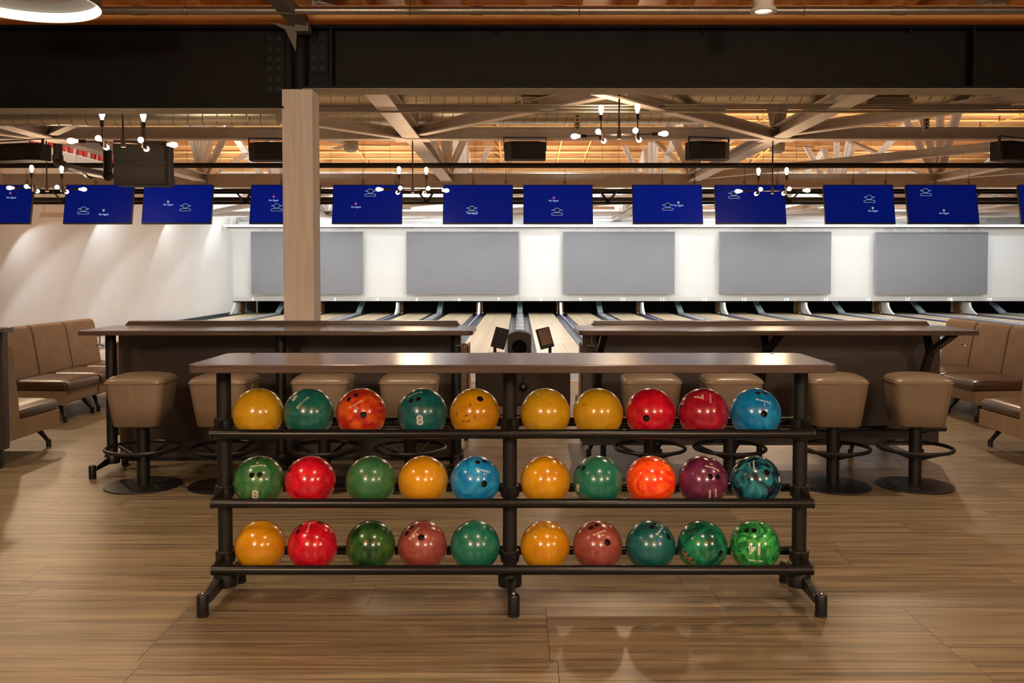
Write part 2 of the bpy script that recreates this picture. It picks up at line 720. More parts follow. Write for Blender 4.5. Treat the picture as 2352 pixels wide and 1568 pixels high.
gprof = [(-.115, 0), (-.105, -.012), (-.075, -.055), (-.03, -.078), (.03, -.078), (.075, -.055), (.105, -.012), (.115, 0), (.115, -.11), (-.115, -.11)]
lane_me = MB().box(-LW / 2, LW / 2, 0, 19.15, -.10, 0).mesh('lane_bed', False)
lane_me.materials.append(M_lane)
gut_me = MB().prism(gprof, 'y', 0, 19.0).mesh('gutter')
gut_me.materials.append(M_gut)
mk = MB()
dash_me = MB().box(-.012, .012, 0, .9, 0, .0015).mesh('lane_dash', False)
dash_me.materials.append(M_mark)
dot_me = MB().prism([(0, .16), (-.022, 0), (.022, 0)], 'z', 0, .0015).mesh('arrow_marker', False)
dot_me.materials.append(mat('dark_arrow_marker', (.10, .05, .02), .3))
WORDS = {}
for k in range(-3, 7):
    for sgn in (-1, 1):
        num = 7 + 2 * k + (1 if sgn > 0 else 0)
        xc = PX0 + k * PITCH + sgn * LHALF
        t = thing('bowling_lane', (xc, 20.35, LZ), 'pale maple bowling lane with gutters ending under white number %s' % ONES[num], 'bowling lane', 'bowling lanes side by side')
        inst('lane_bed', lane_me, t)
        for g in (-1, 1):
            inst('gutter', gut_me, t, (g * (LW / 2 + .117), 0, 0))
        if num in (7, 8, 6, 9):
            for dx, dy in ((-.34, 12.2), (.34, 12.2), (-.20, 10.4), (.20, 10.4)):
                inst('lane_dash', dash_me, t, (dx, dy, .0005))
            for q in range(-3, 4):
                inst('arrow_marker', dot_me, t, (q * .135, 4.75 - abs(q) * .30, .0005))
    # return capping between the two lanes of the pair
    xc = PX0 + k * PITCH
    hw = LHALF - LW / 2 - .235
    cap = thing('return_capping', (xc, 20.35, LZ), 'grey ball return capping between lanes %s and %s' % (ONES[7 + 2 * k], ONES[8 + 2 * k]), 'lane capping', 'grey cappings between lane pairs')
    pr = [(-hw, -.1), (-hw, .03), (-hw * .8, .055), (-hw * .4, .07), (hw * .4, .07), (hw * .8, .055), (hw, .03), (hw, -.1)]
    MB().prism(pr, 'y', -.2, 17.85).build('capping', M_cap, cap)
    rb = MB()
    for q in range(1, 9):
        rb.box(-hw * .82, hw * .82, q * 2.1, q * 2.1 + .02, .02, .074)
    rb.build('joint_strip', M_divd, cap)
    # divider between pairs (on the right of this pair)
    xd = PX0 + (k + .5) * PITCH
    hd = PITCH / 2 - LHALF - LW / 2 - .235
    dv = thing('lane_divider', (xd, 20.35, LZ), 'dark lane divider with painted violet reflection between lanes %s and %s' % (ONES[8 + 2 * k], ONES[9 + 2 * k]), 'lane divider', 'dark dividers between lane pairs')
    MB().box(-hd, hd, 0, 18.6, -.1, .03).build('divider_body', M_divd, dv)
    MB().box(-hd * .45, hd * .45, 3, 16.6, .03, .034).build('violet_reflection', M_violet, dv)

# pit, pin deck fittings
M_pit = mat('pit_curtain', (.012, .012, .014), .8)
pit = MB().box(-12.07, 24, 41.4, 41.6, LZ - .3, .4).build('wall_pit', M_pit, smooth=False)
tag(pit, 'black pit curtain behind the pin decks', None, kind='structure')
M_fin = mat('white_gloss_divider', (.80, .80, .76), .35)
M_kick = wood('brown_kickback', (.16, .075, .025), (.30, .15, .06), stretch=(6, 6, 3), rough=.5)
M_ice = mat('pale_blue_lift_cover', (.58, .78, .84), .3, .0)
prof = []
for i in range(9):
    a = i / 8
    prof.append((37.85 - .62 * (1 - a) ** 2.2, LZ + .033 + (.035 - LZ - .033) * a))
prof += [(39.4, .035), (39.4, LZ + .033)]
prof = [(y_ - (0 if y_ > 39 else .05), min(z_, .05)) for y_, z_ in prof]
for k in range(-4, 7):
    xd = max(PX0 + (k + .5) * PITCH, -12.02)
    fn = MB().prism([(p[0] - 37.2, p[1]) for p in prof], 'x', -.045, .045).build('divider_fin', M_fin, loc=(xd, 37.2, 0))
    lab = 'white curved fin beside lane one at the side wall' if k == -4 else 'white curved fin on the divider between lanes %s and %s' % (ONES[8 + 2 * k], ONES[9 + 2 * k])
    tag(fn, lab, 'divider fin', 'white fins at the pin decks')
for k in range(-3, 7):
    xc = PX0 + k * PITCH
    lf = thing('ball_lift_cover', (xc, 38.4, LZ), 'pale blue slanted ball lift cover between lanes %s and %s' % (ONES[7 + 2 * k], ONES[8 + 2 * k]), 'lift cover', 'pale blue lift covers')
    MB().prism([(-.15, .06), (.95, .52), (.95, .40), (.05, .0), (-.15, 0)], 'x', -.11, .11).build('sloped_cover', M_ice, lf, bevel=.01)
    MB().prism([(-.05, .0), (.02, .09), (.95, .46), (.95, 0)], 'x', .111, .137).build('side_plate', M_divd, lf)
    for sgn in (-1, 1):
        num = 7 + 2 * k + (1 if sgn > 0 else 0)
        xk = xc + sgn * (LHALF + LW / 2 + .165)
        kb = thing('kickback', (xk, 38.0, LZ), 'brown kickback board at the pin deck of lane %s' % ONES[num], 'kickback', 'brown kickbacks')
        MB().prism([(0, 0), (.10, .02), (.34, .16), (.42, .52), (.95, .52), (.95, 0)], 'x', -.02, .02).build('board', M_kick, kb)
        MB().tube((-sgn * .03, .2, .03), (-sgn * .03, .2, .08), .02, 8).build('bolt', M_fin, kb)

# number panel: a slim flush trim along the foot of the masking wall
npn = thing('lane_number_panel', (5.9, 37.83, 0), 'white panel strip carrying white lane numbers above the pin decks', 'panel')
ztop, zbot = at(1192, 682, 37.8).z, at(1192, 691.2, 37.8).z
MB().box(-17.96, 18.05, -.034, -.004, zbot + .001, ztop).build('strip', mat('number_strip_white', (.62, .61, .58), .8), npn)
M_num = mat('bright_white_numeral', (.95, .95, .93), .5, emit=(1, 1, 1), es=.5)
for num in range(1, 21):
    k = (num - 7) // 2
    sgn = -1 if num % 2 else 1
    cxp = 1192 + (PX0 + k * PITCH + sgn * LHALF * .985) / 37.8 * F
    X = (cxp - CX) / F * 37.8
    vs, fs, wd = text_mesh(str(num), 0.0, .022)
    hgt = .135
    zc = at(1192, 687.3, 37.8).z
    mb = MB()
    mb.add([(v.x * hgt * 1.25, -.005 + v.z, v.y * hgt) for v in vs], fs)
    o = mb.build('numeral', M_num, npn, (X - 5.9, -.034, zc), smooth=False)
for i in range(1, 6):
    X = -12.6 + i * 6.3
    MB().box(-.008, .008, -.003, 0, zbot, ztop).build('joint', mat('grey_joint', (.35, .34, .32), .7), npn, (X - 5.9, -.034, 0))

# back wall and screens
zwt = at(1192, 522, 37.85).z
cp = MB().box(-12.07, 24, 37.98, 41.4, zbot + .02, zbot + .1).build('pit_light_block', M_pit, smooth=False)  # added unseen, keeps lamp light from leaking into the pit
tag(cp, 'unseen dark panel added to block light above the pin pit', None, kind='structure')
wb = MB().box(-12.07, 24, 37.83, 37.98, zbot, zwt).build('wall_back', M_maskw, smooth=False)
tag(wb, 'white masking wall above the pin decks', None, kind='structure')
wu = MB().box(-12.07, 24, 41.0, 41.1, zwt - .3, 5.4).build('wall_back_upper', M_white, smooth=False)
tag(wu, 'white upper back wall', None, kind='structure')
M_scr = mat('grey_projection_fabric', (.185, .185, .195), .85, var=.03, scale=60)
M_scre = mat('screen_edge_grey', (.30, .30, .31), .6)
M_clip = mat('white_clip', (.85, .85, .85), .4)
SC = [(578.5, 832.5, 533, 675.5, 'lanes one and three, partly behind the oak column'), (935, 1190.5, 533, 675.5, 'lanes five and six'), (1294, 1549.5, 533, 675.5, 'lanes nine and ten'),
      (1653, 1909, 533, 675.5, 'lanes thirteen and fourteen'), (2011.5, 2269.5, 534, 676, 'lanes seventeen and eighteen')]
for i, (x0, x1, y0, y1, nm) in enumerate(SC):
    a, b = at(x0, y1, 37.53), at(x1, y0, 37.53)
    cxm = (a.x + b.x) / 2
    t = thing('projection_screen', (cxm, 37.53, a.z), 'blank grey projection screen above ' + nm, 'screen', 'blank grey screens on the back wall')
    wd, hg = b.x - a.x, b.z - a.z
    MB().box(-wd / 2, wd / 2, 0, .06, 0, hg).build('fabric', M_scr, t)
    fr = MB().box(-wd / 2 - .02, wd / 2 + .02, .01, .10, hg, hg + .03).box(-wd / 2 - .02, -wd / 2, .01, .1, 0, hg).box(wd / 2, wd / 2 + .02, .01, .1, 0, hg)
    fr.build('frame', M_scre, t)
    for xx in (-wd * .35, wd * .35):
        MB().box(xx - .05, xx + .05, .06, .30, hg * .45, hg * .55).build('wall_bracket', M_scre, t)
    for q in range(9):
        xx = -wd / 2 + wd * (q + .5) / 9
        MB().tube((xx, .03, hg + .02), (xx - .03, .02, hg + .16), .012, 6).tube((xx + .05, .03, hg + .02), (xx + .04, .02, hg + .16), .012, 6).tube((xx, .02, hg + .15), (xx + .02, .02, hg + .28), .03, 8).build('hanging_clip', M_clip, t)

# left wall, right wall, rear wall
M_lwall = mat('pale_grey_wall_paint', (.66, .64, .61), .8, var=.02, scale=2)
wl = MB().box(-12.27, -12.07, -7, 41.1, -.7, 6.2).build('wall_left', M_lwall, smooth=False)
tag(wl, 'pale grey side wall', None, kind='structure')
wr = MB().box(24, 24.2, -7, 41.1, -.7, 6.2).build('wall_right', M_lwall, smooth=False)
tag(wr, 'pale grey side wall beyond the last lanes', None, kind='structure')
bb = MB().box(-12.07, -12.04, 11.5, 38.0, LZ, LZ + .12).build('baseboard_left', M_divd, smooth=False)
tag(bb, 'dark baseboard along lane 1', None, kind='structure')
wf = MB().box(-16, 24, -7.2, -7, -.2, 6.2).build('wall_front', mat('warm_rear_wall', (.30, .22, .16), .8), smooth=False)
tag(wf, 'warm wall of the concourse', None, kind='structure')

# ------------------------------------------------------------------ ceilings
M_deck = wood('roof_deck_boards', (.36, .15, .045), (.60, .30, .11), stretch=(.5, 9, 9), rough=.65, tint=.1)
ce = MB().box(-16, 24, -7, 9.6, 3.83, 3.95).build('ceiling', M_plate, smooth=False)
tag(ce, 'orange timber ceiling over the concourse', None, kind='structure')
jm = MB().box(-.04, .04, -7, 9.55, 3.57, 3.83).mesh('joist', False)
jm.materials.append(M_joisty)
xj = at(1326, 12, 7.3).x
for i in range(-13, 14):
    inst('joist', jm, ce, (xj + i * .447, 0, 0))
dr = MB().box(-16, 24, 9.6, 9.7, 3.9, 5.6).build('wall_bulkhead', M_white, smooth=False)
tag(dr, 'white bulkhead above the steel beam', None, kind='structure')
# barrel roof of the lane hall: deep joists run across, deck above
rf = thing('ceiling_roof', (0, 0, 0), 'timber joist roof over the lane hall', None, kind='structure')


def roof(i):
    return 27.5 + 1.01 * i, H + (294 - 14.3 * i) * (27.5 + 1.01 * i) / 2058


def roofz(y):
    i = (y - 27.5) / 1.01
    return roof(max(i, -9))[1]


jx = MB().box(-13, 24, -.012, .012, .04, .40).mesh('joist', False)
jx.materials.append(M_joist)
jf = MB().box(-13, 24, -.045, .045, 0, .04).mesh('joist_flange', False)
jf.materials.append(wood('pale_joist_flange', (.58, .36, .12), (.74, .50, .20), stretch=(.8, 14, 14), rough=.6))
dk = MB()
rows = []
for i in range(-17, 6):
    y = 27.5 + 1.01 * i
    z = roofz(y)
    inst('joist_flange', jf, inst('joist', jx, rf, (0, y, z)))
    rows.append((y, z + .40))
rows.append((rows[-1][0] + 1.01, rows[-1][1] - .12))
for (y0, z0), (y1, z1) in zip(rows, rows[1:]):
    dk.add([(-13, y0, z0), (24, y0, z0), (24, y1, z1), (-13, y1, z1), (-13, y0, z0 + .05), (24, y0, z0 + .05), (24, y1, z1 + .05), (-13, y1, z1 + .05)],
           [(0, 1, 2, 3), (4, 7, 6, 5), (0, 4, 5, 1), (2, 6, 7, 3), (1, 5, 6, 2), (3, 7, 4, 0)])
dk.build('deck', M_deck, rf, smooth=False)
M_strap = mat('yellow_strap', (.75, .42, .08), .5)
for x in (-5.2, -3.0, -.6, 1.3, 2.2, 6.5, 8.0, 10.5, 13.0):
    pts = [(x, 27.5 + 1.01 * i, roofz(27.5 + 1.01 * i) - .02) for i in range(-8, 5)]
    mb = MB()
    for p, q in zip(pts, pts[1:]):
        mb.bar(p, q, .03, .03)
    mb.build('strap', M_strap, rf)
# white ceiling over the pin end
zw = roof(6)[1]
cw = MB().box(-12.07, 24, 32.9, 41.0, zw + .10, zw + .20).build('ceiling_pin_end', M_white, smooth=False)
tag(cw, 'white ceiling above the pin decks', None, kind='structure')

# ------------------------------------------------------------------ steel roof frame
ZB = H + 2.13
NX = [-7.4, -1.68, 4.07, 9.8, 15.55]
NY = [7.4, 14.2, 21.0, 27.8, 34.6, 38.5]
fr = thing('steel_roof_frame', (0, 0, ZB), 'pale painted steel roof trusses with crossing braces above the lanes', 'roof truss')


def chan(mb, p0, p1, wd, hg, up=(0, 0, 1), gap=0.0):
    """I-section or double angle between two points"""
    p0, p1 = Vector(p0), Vector(p1)
    d = (p1 - p0).normalized()
    a = d.cross(Vector(up))
    if a.length < 1e-3:
        a = Vector((1, 0, 0))
    a.normalize()
    b = a.cross(d).normalized()
    if gap:
        for s in (-1, 1):
            o = a * s * (wd / 4 + gap / 2)
            mb.bar(p0 + o, p1 + o, wd / 2, hg, up)
    else:
        mb.bar(p0, p1, .02, hg, up)
        for s in (-1, 1):
            o = b * s * hg / 2
            mb.bar(p0 + o, p1 + o, wd, .02, up)


def member(name, p0, p1, wd, hg, up=(0, 0, 1), gap=0.0, m=M_paint):
    mb = MB()
    chan(mb, p0, p1, wd, hg, up, gap)
    return mb.build(name, m, fr, smooth=False)


for X in NX:
    for y0, y1 in zip(NY, NY[1:]):
        member('bottom_chord', (X, y0, 0), (X, y1, 0), .26, .16)
for y in NY[1:]:
    hgt = .30 if abs(y - 21) < .1 else .17
    zc = -.07 if abs(y - 21) < .1 else 0
    member('cross_beam', (-12.05, y, zc), (20, y, zc), .18, hgt)
gpl = MB().box(-.28, .28, -.16, .16, -.008, .008).mesh('gusset_plate', False)
gpl.materials.append(M_paint)
for X in NX:
    for y in NY[1:]:
        inst('gusset_plate', gpl, fr, (X, y, -.10))
for X0, X1 in zip([-12.0] + NX, NX + [21.3]):
    for y0, y1 in zip(NY, NY[1:]):
        if y0 < 9:
            member('brace', (X0, y0, -.03), (X1, y1, -.03), .14, .14)
        if not (14 < y0 < 15 and X0 < 4):
            member('brace', (X1, y0, .03), (X0, y1, .03), .14, .14)
for X in NX:
    for y0, y1 in zip(NY[:-1], NY[1:]):
        if y0 < 9:
            continue
        for s in (-1, 1):
            ym = y0 + s * 1.1
            member('web', (X, y0, .06), (X, ym, min(roofz(ym), 5.35) - ZB), .17, .05, (0, 1, 0), .012)
        member('web', (X, y0, .06), (X, y0, min(roofz(y0), 5.35) - ZB), .17, .05, (0, 1, 0), .012)
        # crossing diagonals in the panel
        za, zb = min(roofz(y0 + 1.6), 5.3) - ZB, min(roofz(y1 - 1.6), 5.2) - ZB
        if y0 > 20:
            member('web', (X, y0 + .5, .1), (X, y1 - 1.2, zb), .05, .17, (1, 0, 0), .012)
            member('web', (X, y1 - .5, .1), (X, y0 + 1.2, za), .05, .17, (1, 0, 0), .012)
            for s in (-1, 1):
                member('web', (X, y0 + .2, .06), (X + s * .75, y0 + .6, roofz(y0 + .6) - ZB), .15, .05, (0, 1, 0), .012)

# ducts
def duct(px0, px1, yb, Y, dia, label, vents):
    zb = at(1192, yb, Y).z
    x0, x1 = at(px0, yb, Y).x, at(px1, yb, Y).x
    t = thing('spiral_duct', ((x0 + x1) / 2, Y, zb + dia / 2), label, 'duct')
    L_ = (x1 - x0) / 2
    MB().tube((-L_, 0, 0), (L_, 0, 0), dia / 2, 28).build('duct_tube', M_duct, t)
    rg = MB()
    n = int(2 * L_ / .19)
    for i in range(n):
        xx = -L_ + .1 + i * .19
        pts = []
        for k in range(14):
            a = 2 * PI * k / 14
            pts.append((xx + .06 * math.sin(a), math.cos(a) * (dia / 2), math.sin(a) * (dia / 2)))
        rg.path(pts, .009, 4, True)
    rg.build('spiral_seam', mat('duct_seam', (.22, .20, .16), .4, .6), t)
    for (a, b, yy0, yy1) in vents:
        va, vb = at(a, yy1, Y - dia * .42), at(b, yy0, Y - dia * .42)
        vx0, vx1 = va.x - t.location.x, vb.x - t.location.x
        vz0, vz1 = va.z - t.location.z, vb.z - t.location.z
        v = MB().box(vx0, vx1, -dia * .50, -dia * .30, vz0, vz1).build('vent', mat('vent_frame', (.55, .48, .38), .5), t)
        sl = MB()
        sl.box(vx0 + .03, vx1 - .03, -dia * .505, -dia * .5, vz0 + .02, vz1 - .02)
        sl.build('vent_opening', M_dark, v)
        gr = MB()
        k = 26
        for i in range(1, k):
            xx = vx0 + .03 + (vx1 - vx0 - .06) * i / k
            gr.box(xx - .003, xx + .003, -dia * .515, -dia * .505, vz0 + .02, vz1 - .02)
        for i in range(1, 5):
            zz = vz0 + .02 + (vz1 - vz0 - .04) * i / 5
            gr.box(vx0 + .03, vx1 - .03, -dia * .513, -dia * .507, zz - .003, zz + .003)
        tag(gr.build('vent_grille', mat('vent_frame', (.55, .48, .38), .5), v), kind='stuff')
    return t


duct(660, 2700, 243, 12.2, .58, 'silver spiral duct with square vent grilles behind the black beam', [(1197, 1303, 224, 243), (1987, 2094, 225, 244)])
duct(-200, 1660, 285, 16.6, .46, 'pale spiral duct above the hanging speakers', [])
duct(-200, 640, 288, 11.9, .34, 'pale spiral duct with slim vent behind the deep black beam', [(470, 572, 269, 278)])
for yy, nm in ((241, 'upper'), (248, 'middle'), (256, 'lower')):
    z = at(1192, yy, 11.5).z
    c = MB().tube((-2.55, 11.5, z), (8.6, 11.5, z), .018, 10).build('conduit', M_conduit)
    tag(c, '%s of three steel conduits running below the silver duct' % nm, 'conduit', 'three ceiling conduits')
for yy in (376, 382):
    z = at(1192, yy, 16.2).z
    c = MB().tube((-12.0, 16.2 + (.12 if yy == 376 else 0), z), (17, 16.2 + (.12 if yy == 376 else 0), z), .032, 10).build('support_pipe', M_pipeb)
    tag(c, '%s black support pipe carrying the hanging monitors' % ('upper' if yy == 376 else 'lower'), 'pipe', 'black support pipes')
c = MB().tube((-4.2, 30.0, at(1192, 397, 30).z), (6, 30.0, at(1192, 397, 30).z), .025, 8).build('roof_conduit', M_conduit)
tag(c, 'thin steel conduit under the far timber joists', 'conduit')
for px, y0, y1, nm in ((1326, 264, 300, 'beside the chandelier over the walkway'), (2128, 238, 300, 'near the two hidden conduits')):
    a, b = at(px, y1, 13.9), at(px, y0, 13.9)
    t = thing('strut_hanger', (a.x, 13.9, a.z), 'perforated steel strut hanger ' + nm, 'hanger')
    MB().box(-.045, .045, 0, .03, 0, b.z - a.z).build('strut', M_flange, t)
    for q in range(4):
        MB().box(-.014, .014, -.002, 0, .03 + q * .06, .06 + q * .06).build('slot', M_dark, t)

# ------------------------------------------------------------------ black beams, column
BY = 7.40
zl0 = at(300, 250, BY - .12).z
zr0 = at(1500, 204, BY - .12).z
zt = at(1500, 57, BY - .12).z
xcol = at(688, 150, BY).x


def ibeam(name, x0, x1, z0, z1, label):
    t = thing(name, ((x0 + x1) / 2, BY, z0), label, 'steel beam')
    L_ = (x1 - x0) / 2
    hg = z1 - z0
    MB().box(-L_, L_, -.012, .012, .02, hg - .02).build('web_plate', M_beam, t, smooth=False)
    MB().box(-L_, L_, -.125, .125, hg - .022, hg).build('top_flange', M_beam, t, smooth=False)
    Lb = L_ if x0 > -5 else at(651.5, 240, 7.28).x - (x0 + x1) / 2
    MB().box(-L_, Lb, -.125, .125, .004, .022).build('bottom_flange', M_beam, t, smooth=False)
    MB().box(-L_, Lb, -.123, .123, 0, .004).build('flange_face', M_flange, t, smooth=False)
    return t


bl = ibeam('steel_beam', -9.0, xcol - .05, zl0, zt, 'deep black steel beam with twelve bolt splice at the column head')
br = ibeam('steel_beam', xcol + .05, 11.0, zr0, zt, 'shallower black steel beam with eight bolt splice at the column head')


def boltplate(t, px0, px1, py0, py1, cols, rws, ny):
    a, b = at(px0, py1, BY), at(px1, py0, BY)
    o = t.location
    p = MB().box(a.x - o.x, b.x - o.x, -.030, -.012, a.z - o.z, b.z - o.z).build('splice_plate', M_beam, t, bevel=.002)
    bm_ = MB().lathe((0, 0, 0), [(.021, 0), (.021, .005), (.014, .005), (.014, .018), (.008, .019), (.008, .028)], 12)
    me = bm_.mesh('bolt')
    me.materials.append(M_black)
    for cxp in cols:
        for ryp in rws:
            q = at(cxp, ryp, BY)
            inst('bolt', me, p, (q.x - o.x, -.030, q.z - o.z), (PI / 2, 0, 0))


boltplate(bl, 613, 656, 79, 219, [622, 643], [89, 113, 137, 160, 184, 207], 6)
boltplate(br, 712, 755, 78, 170, [724, 743], [87, 111, 135, 159], 4)
q0, q1 = at(767, 200, BY), at(775, 60, BY)
MB().box(q0.x - br.location.x - .01, q0.x - br.location.x + .01, -.12, -.012, .022, zt - zr0 - .022).build('stiffener', M_beam, br, smooth=False)
q0 = at(2222, 100, BY)
MB().box(q0.x - br.location.x - .01, q0.x - br.location.x + .01, -.12, -.012, .022, zt - zr0 - .022).build('stiffener', M_beam, br, smooth=False)
for px in (1140, 1615, 2093):
    q = at(px, 64, BY - .07)
    MB().tube((q.x - br.location.x, -.07, zt - zr0 - .05), (q.x - br.location.x, -.07, zt - zr0 - .02), .012, 8).build('anchor_bolt', M_beam, br)
# clad column
ca, cb = at(652, 737, 7.28), at(721.5, 737, 7.28)
cw_ = cb.x - ca.x
col = thing('oak_column', ((ca.x + cb.x) / 2, 7.28 + cw_ / 2, 0), 'pale oak clad square column carrying the black steel beams', 'column')
topz = zr0 - .002
MB().box(-cw_ / 2, cw_ / 2, -cw_ / 2, cw_ / 2, 0, topz).build('oak_cladding', M_oak, col, bevel=.003)
post = MB().tube((0, BY - col.location.y, topz), (0, BY - col.location.y, zt), .073, 28).build('steel_post', M_beam, col)
# nailer on the beam and the diagonal brace
nl = MB().box(-9, 11, BY - .10, BY + .10, zt + .002, 3.565).build('timber_plate', M_plate)
tag(nl, 'orange timber plate lying on the black steel beam', 'timber')
p0, p1 = at(690, 60, 7.15), at(560, -75, 6.0)
bt = thing('angle_brace', (p0.x, p0.y, p0.z), 'grey steel angle brace rising from the column head', 'brace')
d_ = p1 - p0
MB().bar((0, 0, 0), d_, .13, .012, (0, -.5, 1)).bar(Vector((.055, .02, .03)), d_ + Vector((.055, .02, .03)), .012, .09, (0, -.5, 1)).build('angle_bar', mat('brace_grey_paint', (.17, .15, .13), .5), bt, smooth=False)
gpo = [at(620, 50, 7.12), at(710, 60, 7.12), at(682, 62, 7.12), at(679, 118, 7.12), at(655, 68, 7.12)]
gq = [(g.x - p0.x, g.z - p0.z) for g in (gpo[0], gpo[2], gpo[3], gpo[4])]
MB().prism(gq, 'y', -.03, -.015).build('gusset', mat('brace_grey_paint', (.17, .15, .13), .5), bt, smooth=False)
bx_ = at(694, 66, 7.15)
MB().box(bx_.x - p0.x - .05, bx_.x - p0.x + .06, -.05, .06, bx_.z - p0.z - .03, bx_.z - p0.z + .03).build('clip_angle', mat('brace_grey_paint', (.17, .15, .13), .5), bt, smooth=False)

# conduit in front of the beam with straps
zc = at(1192, 24, 6.85).z
cn = thing('ceiling_pipe', (1, 6.85, zc), 'long galvanised pipe strapped below the joists in front of the black beam', 'pipe')
MB().tube((-9, 0, 0), (9.5, 0, 0), .030, 18).build('pipe_run', M_conduit, cn)
for px in (427, 942, 1330, 1845):
    X = at(px, 24, 6.85).x - 1
    MB().torus((X, 0, 0), .032, .005, 16, 6, 'x').tube((X, 0, .03), (X, 0, .27), .005, 6).build('pipe_strap', M_conduit, cn)
for px in (318, 1094, 1283, 2065):
    X = at(px, 24, 6.85).x - 1
    MB().tube((X - .05, 0, 0), (X + .05, 0, 0), .0345, 18).build('coupling', M_conduit, cn)
sp = at(2336 / 2.904 + 776 - 20, 8, 6.9)

# ring pendants
def ring_pendant(x, y, z, label, energy):
    rp = thing('ring_pendant', (x, y, z), label, 'pendant lamp', 'ring pendants')
    R0 = .455
    MB().lathe((0, 0, 0), [(R0, 0), (R0, .11), (R0 - .004, .11), (R0 - .004, 0)], 72, True).build('outer_band', mat('ring_bronze_band', (.30, .24, .15), .4, .5), rp)
    MB().lathe((0, 0, 0), [(R0 - .006, .002), (R0 - .006, .075), (R0 - .03, .075), (R0 - .03, .058), (R0 - .014, .002)], 72, True).build('glowing_diffuser', mat('ring_diffuser', (1, .95, .85), .5, emit=(1, .90, .74), es=1.25), rp)
    MB().lathe((0, 0, 0), [(R0 - .03, .060), (R0 - .03, .108), (R0 - .13, .118), (R0 - .13, .100)], 72, True).build('inner_tray', mat('ring_inner_white', (.7, .7, .72), .5), rp)
    for k in range(3):
        a = 2 * PI * k / 3 + .5
        MB().tube((math.cos(a) * (R0 - .02), math.sin(a) * (R0 - .02), .11), (math.cos(a) * .05, math.sin(a) * .05, 3.55 - z), .003, 6).build('suspension_wire', M_pipeb, rp)
    MB().lathe((0, 0, 3.55 - z), [(.08, 0), (.08, .03)], 20).build('ceiling_rose', M_pipeb, rp)
    if not energy:
        return
    l = point('ring_lamp', (0, 0, 0), energy, (1.0, .80, .58), .30)
    l.parent = rp
    l.location = (0, 0, .02)


for x, y, z, lab, en in RINGS:
    ring_pendant(x, y, z, lab, en)

# downlights
for i, (x, y) in enumerate(DOWN):
    labs = ['near the far end of the black beam', 'over the stools near the oak column', 'over the outer stools at the bracketed table', 'over the booth beside the side wall', 'over the amber ball end of the rack', 'over the middle of the ball rack', 'over the green swirl ball end of the rack'] + ['over the concourse by the entrance wall, %s of five' % w for w in ('first', 'second', 'third', 'fourth', 'fifth')]
    t = thing('downlight', (x, y, 3.14), 'round white surface downlight ' + labs[i], 'downlight', 'surface downlights')
    MB().lathe((0, 0, 0), [(.055, .012), (.058, .004), (.084, 0), (.088, .006), (.084, .022), (.066, .022), (.066, .14), (.0, .14)], 28).build('trim_ring', mat('white_trim', (.80, .78, .72), .4), t)
    MB().lathe((0, 0, .012), [(.056, 0), (.0, 0)], 24).build('lens', mat('downlight_lens', (.9, .88, .82), .4, emit=(1, .85, .65), es=.9), t)
    MB().tube((0, 0, .14), (0, 0, .70), .018, 8).build('stem', M_conduit, t)

# ------------------------------------------------------------------ chandeliers
def chandelier(loc, ztop_, rz, label):
    t = thing('bulb_chandelier', loc, label, 'chandelier', 'bronze bulb chandeliers', rz)
    hl = ztop_ - loc[2]
    MB().tube((0, 0, -.03), (0, 0, hl), .011, 10).build('drop_rod', M_sock, t)
    MB().lathe((0, 0, hl - .04), [(.06, 0), (.07, .01), (.07, .04)], 20).build('canopy', M_pipeb, t)
    MB().tube((-.40, 0, 0), (.40, 0, 0), .008, 8).build('cross_bar', M_sock, t)
    MB().tube((0, 0, -.05), (0, 0, .05), .026, 10).build('hub', M_sock, t)
    k = 0
    for s in (-1, 1):
        hx = s * .215
        MB().tube((hx, 0, -.05), (hx, 0, .05), .022, 10).build('joint', M_sock, t)
        arms = [((hx, 0, 0), (hx, 0, .17)), ((hx, 0, 0), (hx + s * .17, 0, 0)), ((hx, 0, .0), (hx, -.16, .0)), ((hx, 0, -.02), (hx, .16, -.02))]
        for a, b in arms:
            a, b = Vector(a), Vector(b)
            d = (b - a).normalized()
            arm = MB().tube(a, b, .007, 8).build('arm', M_sock, t)
            MB().tube(b, b + d * .075, .021, 12).build('socket', M_sock, arm)
            bp = MB()
            q = d.to_track_quat('Z', 'Y').to_matrix().to_4x4()
            bp.set(Matrix.Translation(b + d * .075) @ q)
            bp.lathe((0, 0, 0), [(.014, 0), (.018, .02), (.030, .055), (.033, .075), (.028, .10), (.016, .115), (0, .12)], 14)
            bp.build('bulb', M_bulb if k % 3 else M_bulbw, arm)
            k += 1
    l = point('chandelier_lamp', (loc[0], loc[1] - .02, loc[2] + .22), 48, (1.0, .70, .42), .25)
    l.parent = t
    l.location = (0, 0, -.12)
    return t


CH = [(948, 436, 14.2, .2, 'bulb chandelier hanging before the monitors nearest the oak column'),
      (108, 433, 14.2, .25, 'bulb chandelier hanging below the black drain pipe'),
      (1774, 438, 14.2, -.15, 'bulb chandelier hanging before the monitor over lane 14'),
      (1422, 310, 10.7, -.2, 'large bulb chandelier hanging highest below the black beam'),
      (283, 328, 10.2, .3, 'large bulb chandelier hanging in front of the big twin speaker')]
for px, py, Y, rz, lab in CH:
    p = at(px, py, Y)
    chandelier(tuple(p), ZB - .02 if Y > 12 else roofz(Y), rz, lab)

